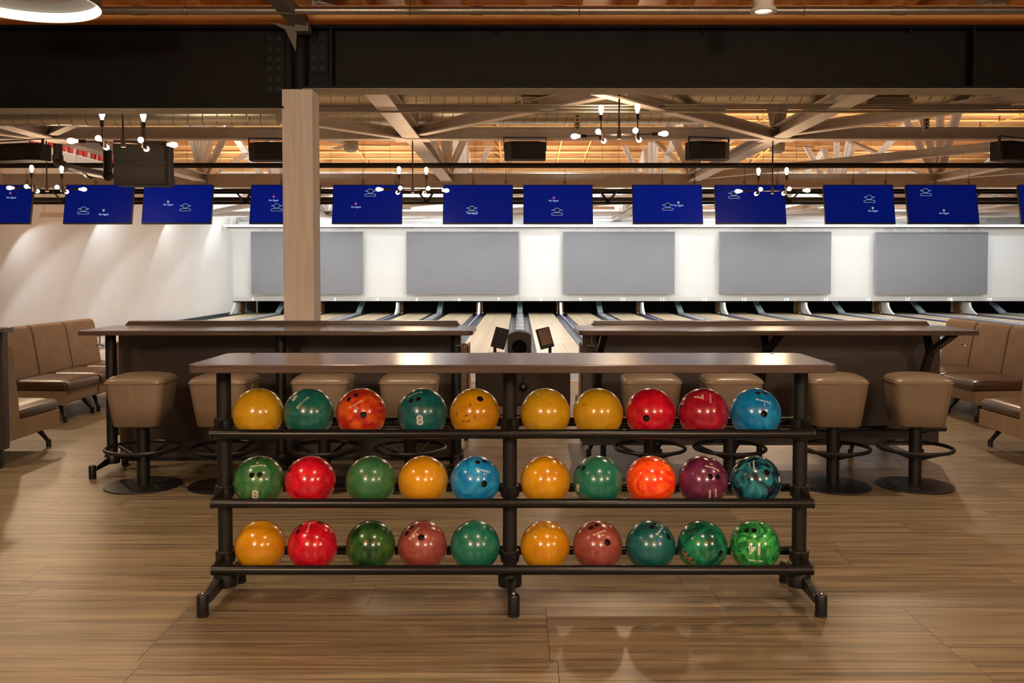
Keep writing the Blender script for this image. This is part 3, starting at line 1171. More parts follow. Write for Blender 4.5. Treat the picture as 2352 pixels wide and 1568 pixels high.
# ------------------------------------------------------------------ speakers and fans
def wedge_speaker(px0, px1, py0, py1, Y, rz, label):
    a, b = at(px0, py1, Y), at(px1, py0, Y)
    wd, hg = b.x - a.x, b.z - a.z
    t = thing('ceiling_speaker', ((a.x + b.x) / 2, Y, a.z), label, 'speaker', 'black hanging speakers', rz)
    h2 = hg * .78
    mb = MB()
    ring0 = [(-wd / 2, .30), (-wd / 2, .10), (-wd * .32, 0), (wd * .32, 0), (wd / 2, .10), (wd / 2, .30)]
    mb.prism(ring0, 'z', .0, h2)
    mb.build('cabinet', M_speaker, t, bevel=.012)
    MB().prism([(-wd * .31, -.008), (wd * .31, -.008), (wd * .31, .004), (-wd * .31, .004)], 'z', .03, h2 - .05).build('front_grille', mat('speaker_grille', (.02, .017, .015), .8, bump=.3, scale=400), t)
    MB().box(-wd / 2 - .012, -wd / 2, .12, .16, h2 * .5, hg).box(wd / 2, wd / 2 + .012, .12, .16, h2 * .5, hg).box(-wd / 2 - .012, wd / 2 + .012, .12, .16, hg - .012, hg).build('yoke_bracket', M_pipeb, t)
    return t


wedge_speaker(1158, 1254, 312, 365, 13.9, 0, 'black wedge speaker hanging above the walkway between the bar tables')
wedge_speaker(1588, 1687, 312, 365, 13.9, .25, 'black wedge speaker hanging beside the second ceiling fan')
wedge_speaker(567, 668, 314, 367, 13.9, 0, 'black wedge speaker partly hidden by the oak column')
wedge_speaker(2296, 2400, 312, 368, 13.6, .5, 'black wedge speaker hanging over the booth by the bracketed table')
wedge_speaker(-50, 93, 318, 368, 12.4, -.3, 'black wedge speaker beside the drain pipe')
a, b = at(263, 424, 11.2), at(378, 322, 11.2)
ps = thing('twin_speaker', ((a.x + b.x) / 2, 11.2, a.z), 'big black twin cabinet speaker hanging above a monitor', 'speaker', rz=.12)
wd, hg = b.x - a.x, b.z - a.z
M_spk2 = mat('speaker_charcoal', (.007, .006, .0055), .7)
for k in range(2):
    z0 = k * hg / 2
    rings = []
    for i in range(6):
        u = i / 5
        rings.append((-.03 * math.sin(PI * u), z0 + .008 + (hg / 2 - .016) * u))
    poly = rings + [(.02, z0 + hg / 2 - .008), (.02, z0 + .008)]
    MB().prism(poly, 'x', -wd / 2 + .01, wd / 2 - .01).build('grille', mat('speaker_grille2', (.007, .005, .0045), .8, bump=.25, scale=500), ps)
MB().box(-wd / 2, wd / 2, .02, .38, 0, hg).build('cabinet', M_spk2, ps, bevel=.006)
MB().box(wd / 2, wd / 2 + .015, .10, .14, .03, hg - .03).build('side_bracket', M_pipeb, ps)
MB().box(-.02, .02, .15, .19, hg, roofz(11.35) - a.z).build('hanger_bar', M_pipeb, ps)
# ceiling fans, blades at rest
for px, py, lab in ((806, 332, 'white ceiling fan near the oak column'), (1785, 335, 'white ceiling fan behind the far chandelier')):
    p = at(px, py, 18.2)
    t = thing('ceiling_fan', tuple(p), lab, 'ceiling fan', 'white ceiling fans')
    MB().lathe((0, 0, 0), [(.05, -.13), (.13, -.12), (.145, -.08), (.15, -.05), (.15, .06), (.12, .11), (.04, .12)], 28).build('motor_housing', mat('fan_white', (.75, .73, .66), .4), t)
    MB().lathe((0, 0, 0), [(.0, -.16), (.09, -.15), (.10, -.12)], 24).build('light_cap', mat('fan_cap', (.85, .84, .8), .4), t)
    MB().tube((0, 0, .1), (0, 0, roofz(18.2) - p.z), .016, 10).build('down_rod', mat('fan_white', (.75, .73, .66), .4), t)
    for k in range(3):
        c, s = math.cos(k * 2 * PI / 3 + .12), math.sin(k * 2 * PI / 3 + .12)
        mb = MB().set(Matrix.Rotation(k * 2 * PI / 3 + .12, 4, 'Z') @ Matrix.Rotation(.18, 4, 'X'))
        mb.prism([(.13, -.04), (.3, -.07), (.72, -.075), (.78, -.03), (.78, .04), (.72, .07), (.3, .05), (.13, .04)], 'z', -.006, .006)
        mb.build('blade', mat('fan_blade', (.72, .66, .52), .5), t, bevel=.002)

# black drain pipes at the left
pp = [at(133, 300, 14.7), at(133, 372, 14.7), at(150, 384, 14.5), at(205, 398, 13.9), at(248, 404, 13.4)]
dp = thing('drain_pipe', tuple(pp[0]), 'black drain pipe with elbow joints below the roof frame', 'pipe')
rel = [p - pp[0] for p in pp]
MB().tube((0, 0, roofz(14.7) - pp[0].z), rel[1], .068, 18).build('riser', M_pipeb, dp)
MB().path([rel[1], rel[2]], .078, 18).build('elbow', M_pipeb, dp)
MB().tube(rel[2], rel[4], .062, 18).build('branch', M_pipeb, dp)
MB().tube(rel[1] + Vector((0, 0, .02)), rel[1] + Vector((0, 0, .11)), .084, 18).build('coupling', M_pipeb, dp)
MB().tube(rel[3] - (rel[4] - rel[3]).normalized() * .06, rel[3] + (rel[4] - rel[3]).normalized() * .07, .078, 18).build('coupling', M_pipeb, dp)
up2 = at(251, 345, 13.4) - pp[0]
MB().tube(rel[4] + Vector((0, 0, -.04)), Vector((rel[4].x, rel[4].y, up2.z)), .062, 18).sphere(rel[4], .08, 14, 10).build('tee', M_pipeb, dp)

# red sign on the left wall
sg = thing('wall_sign', (-12.06, 24.05, 4.56), 'red letters with white edges high on the grey side wall', 'sign')
M_red = mat('red_sign_letter', (.55, .01, .012), .4)
M_sedge = mat('white_sign_edge', (.8, .8, .8), .4)
for i, (y0, y1) in enumerate(((22.6, 23.1), (23.3, 23.8), (24.2, 24.7), (24.85, 25.4), (25.7, 26.2), (26.5, 26.75), (26.95, 27.3), (27.6, 28.1))):
    L_ = MB()
    L_.prism([(y0 - 25.2, 0), (y0 - 25.2 + .16, 0), (y0 - 25.2 + .22, .35), (y1 - 25.2 - .16, 0), (y1 - 25.2, 0), (y1 - 25.2 + .1, .62), (y0 - 25.2 + .1, .62)], 'x', 0, .06)
    o = L_.build('letter', M_red, sg, smooth=False)
MB().box(0, .03, -2.7, 3.0, -.05, -.012).build('edge', M_sedge, sg, smooth=False)

# ------------------------------------------------------------------ monitors and truss
TY = 16.2
tr = thing('lighting_truss', (2, TY + .45, at(1192, 466, TY + .45).z), 'black box truss running behind the row of blue monitors', 'truss')
zt1 = at(1192, 438, TY + .45).z - tr.location.z
M_trs = mat('truss_black', (.02, .018, .015), .4, .4)
MB().tube((-14.0, -.12, zt1), (20, -.12, zt1), .026, 8).build('top_chord', M_trs, tr)
MB().tube((-14.0, .16, zt1 - .02), (20, .16, zt1 - .02), .026, 8).build('top_chord', M_trs, tr)
MB().tube((-14.0, 0, 0), (20, 0, 0), .028, 8).build('bottom_chord', M_trs, tr)
MB().box(-14.0, 20, .14, .2, .045, .115).build('cable_tray', mat('truss_tray', (.05, .04, .03), .6), tr)
x = -13.95
while x < 19.5:
    for a, b in ((0, .16), (.16, .32)):
        za, zb = (zt1, 0) if a == 0 else (0, zt1)
        MB().bar((x + a, -.12 if za else 0, za), (x + b, -.12 if zb else 0, zb), .045, .02).build('diagonal', M_trs, tr, smooth=False)
    x += 1.12
# (x left top, x right top, x left bottom, blue level, [(kind, fx, fy)])
TV = [(-82, 77, -73, .75, [('dot', .68, .22), ('no', .70, .34)], 'with chandelier bulbs across its corner, nearest the side wall'),
      (152, 308, 160, .8, [('logo', .29, .68), ('dot2', .585, .66), ('no', .59, .77)], 'hanging behind the twin speaker'),
      (331, 490, 340, 1.1, [('dot2', .365, .44), ('no', .37, .52), ('logo', .62, .60)], 'above lane one next to the twin speaker'),
      (577, 736, 583, 1.0, [('dot', .335, .31), ('no', .335, .41), ('logo', .385, .60)], 'half hidden by the oak column'),
      (765, 925, 769, .85, [('logo', .54, .22), ('dot', .335, .49), ('no', .34, .58)], 'next to the oak column with chandelier bulbs before it'),
      (1018, 1178, 1020, .9, [('logo', .415, .66), ('no', .43, .74)], 'above lanes six and seven, beside the walkway'),
      (1202, 1361, 1202, .95, [('dot', .44, .34), ('no', .435, .42), ('logo', .485, .71)], 'above lanes eight and nine, beside the walkway'),
      (1452, 1612, 1450, 1.15, [('logo', .50, .58), ('dotg', .655, .46), ('no', .655, .54)], 'above lanes ten and eleven'),
      (1641, 1802, 1637, .75, [('logo', .27, .28)], 'behind the bulbs of the far chandelier'),
      (1891, 2051, 1884, .8, [('logo', .645, .38), ('dotg', .685, .60), ('no', .685, .68)], 'above lanes fifteen and sixteen'),
      (2080, 2242, 2071, .7, [('logo', .275, .21), ('dotg', .51, .66), ('no', .51, .74)], 'above lanes seventeen and eighteen'),
      (2338, 2500, 2327, .9, [], 'cut off at the end of the row over lane twenty')]
M_txt = mat('screen_text', (.4, .6, .9), .5, emit=(.45, .65, 1.0), es=.75)
M_logo = mat('screen_logo_line', (.3, .5, .9), .5, emit=(.35, .55, 1.0), es=.8)
M_logod = mat('screen_logo_dark', (.0, .002, .02), .5, emit=(.0, .003, .03), es=1)
M_dotp = mat('screen_pink_dot', (.3, .05, .2), .5, emit=(.38, .06, .28), es=.8)
M_dotg = mat('screen_grey_dot', (.2, .25, .2), .5, emit=(.26, .34, .30), es=.8)
M_bez = mat('monitor_bezel', (.012, .012, .012), .4)


def ringpts(fn, n=28):
    return [fn(2 * PI * i / n) for i in range(n)]


for i, (xl, xr, xb, lv, marks, where) in enumerate(TV):
    a = at(xl, 424, TY)
    b = at(xr, 424, TY)
    wd = b.x - a.x
    zbt = at(xl, 515.5, TY + .14).z
    zh = a.z - zbt
    hg = math.hypot(zh, .15)
    t = thing('hanging_monitor', ((a.x + b.x) / 2, TY, a.z), 'blue no-signal monitor ' + where, 'monitor', 'blue monitors hanging in a row')
    rot = Matrix.Rotation(-math.atan2(.15, zh), 4, 'X')
    mb = MB().set(rot)
    mb.box(-wd / 2, wd / 2, 0, .06, -hg, 0)
    mb.build('housing', M_bez, t, bevel=.004)
    ms = mat('blue_screen_%d' % i, (0, .002, .03), .28, emit=(.0, .006 * lv, .135 * lv), es=1.0, spec=.25)
    mb = MB().set(rot)
    mb.box(-wd / 2 + .012, wd / 2 - .012, -.003, .004, -hg + .018, -.012)
    scr = mb.build('screen', ms, t, smooth=False)

    def put(vs, fs, nm, m, fx, fy, sc, dpt):
        q = MB().set(rot)
        q.add([(-wd / 2 + wd * fx + v[0] * sc, -.0045 - dpt, -hg * fy + v[1] * sc) for v in vs], fs)
        q.build(nm, m, scr, smooth=False)
    for kind, fx, fy in marks:
        if kind == 'no':
            vs, fs, _w = text_mesh('No Signal')
            put(vs, fs, 'no_signal_text', M_txt, fx, fy, .042, .001)
        elif kind.startswith('dot'):
            vs = [(math.cos(2 * PI * q / 16), math.sin(2 * PI * q / 16)) for q in range(16)]
            put(vs, [tuple(range(16))], 'signal_dot', M_dotp if kind == 'dot' else M_dotg, fx, fy, .022, .001)
        else:
            q = MB().set(rot)
            cx_, cz_ = -wd / 2 + wd * fx, -hg * fy
            S = .085
            dia = ringpts(lambda u: (cx_ + S * .62 * math.cos(u) * (abs(math.cos(u)) ** .25), -.006, cz_ + S * .45 + S * .48 * math.sin(u)))
            q.path(dia, .0025, 4, True)
            for s in (-1, 1):
                q.path(ringpts(lambda u: (cx_ + s * S * .95 + S * .16 * math.cos(u), -.006, cz_ + S * .48 + S * .10 * math.sin(u)), 12), .002, 4, True)
                q.path([(cx_ + s * S * .6, -.006, cz_ + S * .48), (cx_ + s * S * .8, -.006, cz_ + S * .48)], .002, 4)
            q.path(ringpts(lambda u: (cx_ + S * 1.2 * (abs(math.cos(u)) ** .45) * (1 if math.cos(u) > 0 else -1), -.006, cz_ - S * .42 + S * (.28 + .06 * math.sin(5 * u)) * math.sin(u)), 40), .0025, 4, True)
            q.build('screen_logo', M_logo, scr)
            q = MB().set(rot)
            q.add([(p[0] * .9 + cx_ * .1, -.005, p[2] * .9 + (cz_ + S * .45) * .1) for p in dia], [tuple(range(len(dia)))])
            q.add([(cx_ + S * 1.05 * u, -.005, cz_ - S * .42 + S * .17 * v) for u, v in ((-1, -1), (1, -1), (1, 1), (-1, 1))], [(0, 1, 2, 3)])
            q.build('logo_fill', M_logod, scr, smooth=False)
    zp = at(1192, 383, 16.2).z - a.z
    for fx in (.43, .9) if i != 6 else (.6,):
        xx = -wd / 2 + wd * fx
        cb_ = MB().tube((xx, .01, .10), (xx, .0, zp - .04), .004, 5)
        cb_.build('hanging_cable', M_pipeb, t)
        MB().torus((xx, .02, .05), .022, .006, 12, 5, 'y').tube((xx, .02, .0), (xx, .02, .03), .008, 6).tube((xx, .015, .07), (xx, .01, .11), .006, 6).build('carabiner', M_pipeb, t)
    MB().box(-.05, .05, .06, .30, -hg * .25, -hg * .12).build('mount_arm', M_pipeb, t)

# lane-light housings
for j, ry in enumerate(LANE_ROWS):
    for i, x in enumerate(LANE_X):
        nm = 'along the side wall' if i == 0 else 'above lane %s' % ONES[2 * i]
        zl = 2.78 if (i == 0 and ry < 22) else 3.56
        t = thing('lane_light', (x, ry, zl), 'white shielded lane light %s, %s row from the monitors' % (nm, ('first', 'second', 'third', 'fourth')[j]), 'lane light', 'shielded lane lights')
        MB().prism([(-.16, -.10), (-.14, -.10), (-.02, .0), (.16, .0), (.16, .02), (-.03, .02)], 'x', -.45, .45).build('reflector', M_clip, t)
        MB().box(-.42, .42, -.02, .10, -.008, -.001).build('diffuser', mat('lane_diffuser', (.9, .9, .9), .5, emit=WHITE, es=6), t)
        MB().tube((-.4, 0, .02), (-.4, 0, (roofz(ry) + .395 if ry < 33 else 4.76) - zl), .004, 5).tube((.4, 0, .02), (.4, 0, (roofz(ry) + .395 if ry < 33 else 4.76) - zl), .004, 5).build('wire', M_pipeb, t)

# white beams and the dark gap bar at the pin end
for Y, y0, y1, nm in ((36.5, 515.5, 521, 'long white steel beam in front of the screens'), (37.2, 486, 494, 'white beam under the pin end ceiling'), (33.0, 452, 460, 'white beam high behind the monitors')):
    z1, z0 = at(1192, y0, Y).z, at(1192, y1, Y).z
    o = MB().box(-12.05, 23.9, Y, Y + .2, z0, z1).build('white_beam', M_white, smooth=False)
    tag(o, nm, 'beam')
zz = at(1192, 524, 37.2).z
o = MB().box(-12.05, 23.9, 37.08, 37.26, zz - .0, zz + .09).build('dark_gap_bar', mat('dark_gap_shade', (.05, .035, .03), .7), smooth=False)  # dark of the gap above the masking wall, put in as a bar
tag(o, 'dark bar added for the dark gap above the grey screens', 'bar')

# ------------------------------------------------------------------ ball rack
RY = 3.88
zrow = [at(1192, 949, RY).z, at(1192, 1104, RY).z, at(1192, 1253, RY).z]
BR = .1090
RR = .0205
fy, fz = -.109, -math.sqrt((BR + RR) ** 2 - .109 ** 2)
by, bz = .1165, -math.sqrt((BR + RR) ** 2 - .1165 ** 2)
xl_, xm_, xr_ = at(514, 900, RY).x, at(1171, 900, RY).x, at(1839, 900, RY).x
rack = thing('ball_rack', ((xl_ + xr_) / 2, RY, 0), 'black three-tier bowling ball rack with walnut table top', 'ball rack')
ro = rack.location
ta, tb = at(427, 838, RY - .265), at(1928, 838, RY - .265)
ttop = ta.z


def tabletop(x0, x1, y0, y1, z1, th, rc, name, parent, m=M_top):
    mb = MB()
    cx_, cy_ = (x0 + x1) / 2, (y0 + y1) / 2
    mb.loft([rsq(x1 - x0, y1 - y0, rc, z, 6, cx_, cy_) for z in (z1 - th, z1)])
    return mb.build(name, m, parent, bevel=.004)


tp = tabletop(ta.x - ro.x, tb.x - ro.x, -.265, .265, ttop, .034, .045, 'table_top', rack)
for s in (-1, 1):
    MB().tube((s * 1.19, .22, ttop), (s * 1.19, .22, ttop + .001), .012, 12).build('grommet', M_rubber, tp)
PR = .031


def castfoot(parent, x, y, sx, ys=(-.205, .205), col_h=.075):
    """cast collar on a post with two splayed arms and levelling feet"""
    g = MB().lathe((x, y, .0), [(.034, .055), (.050, .058), (.052, .075), (.052, .115), (.046, .125), (.034, .126)], 20).build('foot_clamp', M_black, parent)
    for yy in ys:
        fx = x + sx * (.03 if yy < 0 else .0)
        MB().prism([(0, .105), (0, .060), (yy * .25 if False else yy * .3, .058), (yy, .055), (yy, .085), (yy * .45, .108)], 'x', -.016, .016).build('foot_arm', M_black, g, (fx * 0 + x + sx * .015, y, 0))
        f = MB().lathe((fx, y + yy, 0), [(.023, .012), (.0245, .018), (.0245, .085), (.021, .092), (.012, .092)], 18).build('foot', M_black, g)
        MB().lathe((fx, y + yy, 0), [(.024, 0), (.025, .003), (.025, .011), (.020, .012)], 18).build('levelling_pad', M_rubber, f)
        MB().sphere((fx, y + yy, .094), .008, 10, 6).build('cap_screw', M_chrome, f)
    return g


for pxm, sx in ((xl_, -1), (xm_, .6), (xr_, 1)):
    MB().tube((pxm - ro.x, 0, .06), (pxm - ro.x, 0, ttop - .034), PR, 24).build('post', M_black, rack)
    castfoot(rack, pxm - ro.x, 0, sx)
    MB().box(pxm - ro.x - .05, pxm - ro.x + .05, -.18, .18, ttop - .040, ttop - .034).build('top_plate', M_black, rack)
xe0, xe1 = at(487, 993, RY - .109).x - ro.x, at(1867, 993, RY - .109).x - ro.x
xmid = xm_ - ro.x + .008
for zr in zrow:
    for yy, dz in ((fy, fz), (by, bz)):
        for x0, x1 in ((xe0, xmid - .004), (xmid + .004, xe1)):
            MB().tube((x0, yy, zr + dz), (x1, yy, zr + dz), RR, 20).build('rail', M_tube, rack)
        for xx in (xe0 - .003, xe1 + .003):
            MB().tube((xx - .004, yy, zr + dz), (xx + .004, yy, zr + dz), RR + .0015, 20).build('end_cap', M_black, rack)
        MB().tube((xmid - .006, yy, zr + dz), (xmid + .006, yy, zr + dz), RR - .0008, 20).build('rail_joint', M_black, rack)
    for pxm, s in ((xl_, -1), (xm_, 0), (xr_, 1)):
        X = pxm - ro.x
        zc = zr + fz + .030
        c = MB().lathe((X, 0, zc), [(.032, -.028), (.040, -.026), (.0425, -.006), (.0425, .018), (.039, .022), (.032, .023)], 22).build('collar', M_black, rack)
        MB().tube((X + .018, -.036, zc + .002), (X + .018, -.0405, zc + .002), .008, 10).build('collar_bolt', M_chrome if False else M_rubber, c)
        xx = xe0 if s < 0 else (xe1 if s > 0 else xmid)
        MB().add([(xx - .004 if s <= 0 else xx - .006, fy, zr + fz), (xx + .004 if s >= 0 else xx + .006, fy, zr + fz), (X + .01, -.04, zc + .02), (X - .01, -.04, zc + .02),
                  (xx - .004, fy, zr + fz + RR), (xx + .004, fy, zr + fz + RR), (X + .01, -.04, zc - .02), (X - .01, -.04, zc - .02)],
                 [(0, 1, 6, 7), (4, 3, 2, 5), (0, 7, 3, 4), (1, 5, 2, 6), (0, 4, 5, 1), (7, 6, 2, 3)]).build('rail_bracket', M_black, c, smooth=False)
        MB().bar((X, .04, zc), (X, by - .01, zr + bz), .02, .03).build('rail_bracket', M_black, c, smooth=False)

# ------------------------------------------------------------------ bowling balls
M_hole = mat('finger_hole_dark', (.02, .012, .008), .6)
M_ink = mat('cream_engraving', (.80, .70, .46), .5)
M_inkw = mat('white_engraving', (.88, .85, .78), .5)
M_inky = mat('faint_yellow_engraving', (.62, .42, .08), .5)
M_inkr = mat('red_script_engraving', (.70, .06, .02), .5)
BM = {
    'yel': marble('ball_amber_yellow', (.46, .255, .008), (.66, .36, .01), 7, 1.0, .35, .75, .22, .8),
    'amb': marble('ball_deep_amber', (.48, .20, .004), (.66, .32, .006), 6, 1.0, .35, .72, .2, .55),
    'teal': marble('ball_teal_green', (.008, .105, .085), (.03, .19, .155), 8, 3.0, .4, .8, .24),
    'dteal': marble('ball_dark_teal', (.004, .075, .075), (.012, .14, .135), 7, 2.0, .35, .8, .26, .5),
    'redor': marble('ball_red_orange', (.40, .018, .008), (.72, .11, .012), 8, 2.5, .42, .62, .2),
    'red': marble('ball_pearl_red', (.42, .003, .014), (.78, .012, .035), 9, 3.0, .4, .8, .2),
    'crim': marble('ball_crimson', (.27, .006, .02), (.55, .02, .05), 8, 3.5, .4, .8, .2),
    'blue': marble('ball_sky_blue', (.002, .17, .43), (.03, .40, .70), 8, 3.0, .42, .85, .2),
    'green': marble('ball_moss_green', (.018, .105, .035), (.10, .24, .065), 8, 3.5, .42, .85, .25),
    'mgreen': marble('ball_plain_green', (.022, .115, .04), (.07, .19, .065), 6, 2.0, .4, .9, .26),
    'sea': marble('ball_sea_green', (.006, .12, .075), (.035, .22, .145), 7, 2.5, .4, .85, .24),
    'hot': marble('ball_hot_orange', (.85, .035, .006), (1.0, .17, .02), 9, 3.0, .40, .66, .2),
    'plum': marble('ball_plum', (.085, .010, .040), (.17, .03, .085), 7, 2.5, .4, .8, .22),
    'storm': marble('ball_midnight_swirl', (.004, .012, .03), (.03, .36, .42), 7, 4.0, .44, .80, .16),
    'forest': marble('ball_forest_streak', (.004, .034, .008), (.06, .17, .028), 6, 2.0, .38, .85, .2),
    'rose': marble('ball_dusty_rose', (.22, .043, .035), (.33, .092, .068), 8, 3.0, .4, .85, .24),
    'emer': marble('ball_emerald', (.003, .055, .03), (.012, .24, .11), 6, 3.5, .40, .66, .18),
    'lime': marble('ball_bright_green', (.008, .13, .03), (.06, .46, .10), 8, 4.0, .42, .66, .18),
}


def scribble(seed):
    # looping script stroke, not readable
    pts = [(i * .09 + .16 * math.cos(i * .9), .42 * math.sin(i * .9 + seed) * (1 - .3 * math.sin(i * .37)), 0) for i in range(26)]
    q = MB().path(pts, .045, 4)
    x0, x1 = min(p[0] for p in q.v), max(p[0] for p in q.v)
    return [Vector((p[0] - (x0 + x1) / 2, p[1], p[2] * .3)) for p in q.v], q.f, x1 - x0


def ball(row, zx, zoomB, key, label, holes=(), marks=(), cy=None):
    """zx: centre in the enlarged view, used only for its position along the shelf"""
    px = (1150 if zoomB else 400) + zx / 2.904
    py = (949, 1104, 1253)[row]
    c = at(px, py, RY)
    c.z = zrow[row]
    if zx < 600 and not zoomB:
        c.x += .005
    wv = (Vector((0, 0, H)) - c).normalized()
    rt = Vector((0, 0, 1)).cross(wv).normalized()
    upv = wv.cross(rt)
    zc = {0: 320, 1: 762, 2: 1205}[row] if cy is None else cy

    def dirn(hx, hy):
        dx, dy = (hx - zx) / 172, -(hy - zc) / 172
        rr = math.hypot(dx, dy)
        if rr > .985:
            dx, dy = dx * .985 / rr, dy * .985 / rr
        dz = math.sqrt(max(0, 1 - dx * dx - dy * dy))
        return (rt * dx + upv * dy + wv * dz).normalized()
    t = thing('bowling_ball', tuple(c), label, 'bowling ball', 'bowling balls on the rack')
    mb = MB().sphere((0, 0, 0), BR, 64, 40)
    body = mb.build('ball_body', BM[key], t)
    if holes:
        cut = MB()
        for hx, hy, r_ in holes:
            n = dirn(hx, hy)
            cut.tube(n * (BR - .032), n * (BR + .02), r_, 20)
        me = cut.mesh('cut', False)
        me.materials.append(M_hole)
        co = bpy.data.objects.new('cut', me)
        COL.objects.link(co)
        co.location = c
        md = body.modifiers.new('b', 'BOOLEAN')
        md.operation = 'DIFFERENCE'
        md.solver = 'EXACT'
        md.object = co
        md.material_mode = 'TRANSFER'
        dg = bpy.context.evaluated_depsgraph_get()
        nm = bpy.data.meshes.new_from_object(body.evaluated_get(dg))
        body.modifiers.clear()
        body.data = nm
        nm.shade_smooth()
        nm.set_sharp_from_angle(angle=R_(30))
        bpy.data.objects.remove(co)
    for (s, hx, hy, roll, wpx, outl, m) in marks:
        n = dirn(hx, hy)
        vs, fs, wd = scribble(outl) if s == '~' else text_mesh(s, outl)
        sc = (wpx / 172 * BR) / wd
        # tangent frame aligned to the view
        u = (rt - n * rt.dot(n)).normalized()
        v = n.cross(u)
        a = R_(roll)
        u2, v2 = u * math.cos(a) + v * math.sin(a), v * math.cos(a) - u * math.sin(a)
        q = MB()
        q.add([(n + (u2 * p.x + v2 * p.y) * (sc / BR)).normalized() * (BR + .0006 + max(0, p.z) * sc * .3) for p in vs], fs)
        q.build('scar' if s == '-' else 'lettering', m, t, smooth=False)
    return t


fi, th_ = .0115, .0145
B = 'Brunswick'
# top tier
ball(0, 555, 0, 'yel', 'scuffed amber bowling ball on the top tier between end post and teal ball')
ball(0, 900, 0, 'teal', 'teal bowling ball with outlined 8 and slanted serial letters on the top tier', (), [('8', 805, 212, -35, 34, .03, M_ink), ('ERX1111H', 858, 244, 42, 112, 0, M_ink)])
ball(0, 1248, 0, 'redor', 'flame red-orange bowling ball with size L on the top tier', [(1165, 222, fi), (1213, 195, fi), (1262, 331, th_)], [(B, 1215, 254, 27, 106, 0, M_ink), ('L', 1229, 281, 20, 9, 0, M_ink)])
ball(0, 1655, 0, 'dteal', 'dark teal bowling ball with two finger holes above an outlined 8 on the top tier', [(1580, 233, fi), (1628, 222, fi)], [(B, 1603, 190, 192, 108, 0, M_ink), ('S', 1597, 172, 190, 9, 0, M_ink), ('8', 1638, 365, 5, 46, .025, M_inkw)])
ball(0, 2005, 0, 'amb', 'amber bowling ball with one thumb hole and dark slot scars on the top tier', [(2042, 222, th_)], [('-', x_, y_, r_, 24, 0, mat('brown_scar', (.10, .05, .01), .5)) for x_, y_, r_ in ((1885, 325, 85), (1948, 335, 15), (2007, 343, -55), (1928, 370, 15), (1963, 372, 30), (1975, 265, 75), (2148, 265, -50))])
ball(0, 298, 1, 'yel', 'amber bowling ball with faint digits and serial on the top tier beside the middle post', (), [('13', 258, 176, 200, 60, .025, M_inky), ('DL921197', 312, 192, 35, 90, 0, M_inky)])
ball(0, 650, 1, 'yel', 'plain amber bowling ball between an amber and a red ball on the top tier', (), [('o', 548, 266, 0, 12, 0, M_hole), ('o', 566, 264, 0, 12, 0, M_hole)])
ball(0, 1000, 1, 'red', 'bright red bowling ball with a single thumb hole on the top tier', [(972, 354, th_)])
ball(0, 1352, 1, 'crim', 'crimson bowling ball with sideways outlined 7 on the top tier', [(1194, 238, fi), (1197, 280, fi)], [('7', 1320, 213, -84, 44, .025, M_ink), ('CLB12004', 1398, 216, -88, 80, 0, M_ink)])
ball(0, 1698, 1, 'blue', 'sky blue bowling ball with size L at the end of the top tier', [(1715, 182, fi), (1760, 179, fi), (1755, 322, th_)], [(B, 1753, 233, -4, 106, 0, M_inkw), ('L', 1760, 258, -4, 10, 0, M_inkw)])
# middle tier
ball(1, 560, 0, 'green', 'marbled moss green bowling ball with two finger holes and outlined 8 on the middle tier', [(513, 722, fi), (563, 722, fi), (562, 606, th_)], [(B, 552, 662, 180, 108, 0, M_ink), ('M', 550, 641, 180, 15, 0, M_ink), ('8', 533, 850, 0, 44, .025, M_ink)])
ball(1, 908, 0, 'red', 'pearly red bowling ball with ripple streaks between two green balls on the middle tier', [(770, 682, fi)])
ball(1, 1312, 0, 'mgreen', 'plain matt green bowling ball on the middle tier')
ball(1, 1660, 0, 'amb', 'plain amber bowling ball between a green and a blue ball on the middle tier')
ball(1, 2008, 0, 'blue', 'sky blue bowling ball with size L on the middle tier beside the middle post', [(2025, 637, fi), (2072, 632, fi), (2068, 783, th_)], [(B, 2065, 692, -4, 106, 0, M_inkw), ('L', 2072, 717, -4, 10, 0, M_inkw)])
ball(1, 298, 1, 'amb', 'plain amber bowling ball on the middle tier between middle post and sea green ball')
ball(1, 648, 1, 'sea', 'sea green bowling ball with outlined 8 low at its side on the middle tier', [(517, 673, fi), (548, 680, fi)], [(B, 580, 630, 207, 90, 0, M_ink), ('8', 513, 810, -12, 36, .025, M_ink)])
ball(1, 1002, 1, 'hot', 'vivid orange-red bowling ball on the middle tier', (), [('~', 1100, 645, -45, 110, .3, mat('gold_script', (.95, .45, .05), .4))])
ball(1, 1348, 1, 'plum', 'plum purple bowling ball with outlined 11 on the middle tier', [(1398, 730, fi), (1447, 732, fi)], [(B, 1410, 674, 175, 104, 0, M_ink), ('M', 1403, 648, 178, 15, 0, M_ink), ('11', 1415, 843, 0, 54, .02, M_ink)])
ball(1, 1700, 1, 'storm', 'midnight blue and turquoise swirl bowling ball at the end of the middle tier', [(1590, 664, th_), (1778, 656, fi), (1774, 702, th_)], [(B, 1690, 660, -86, 92, 0, M_ink), ('XXL', 1658, 655, -84, 30, 0, M_ink), ('8', 1856, 742, 10, 26, .03, M_inkw)])
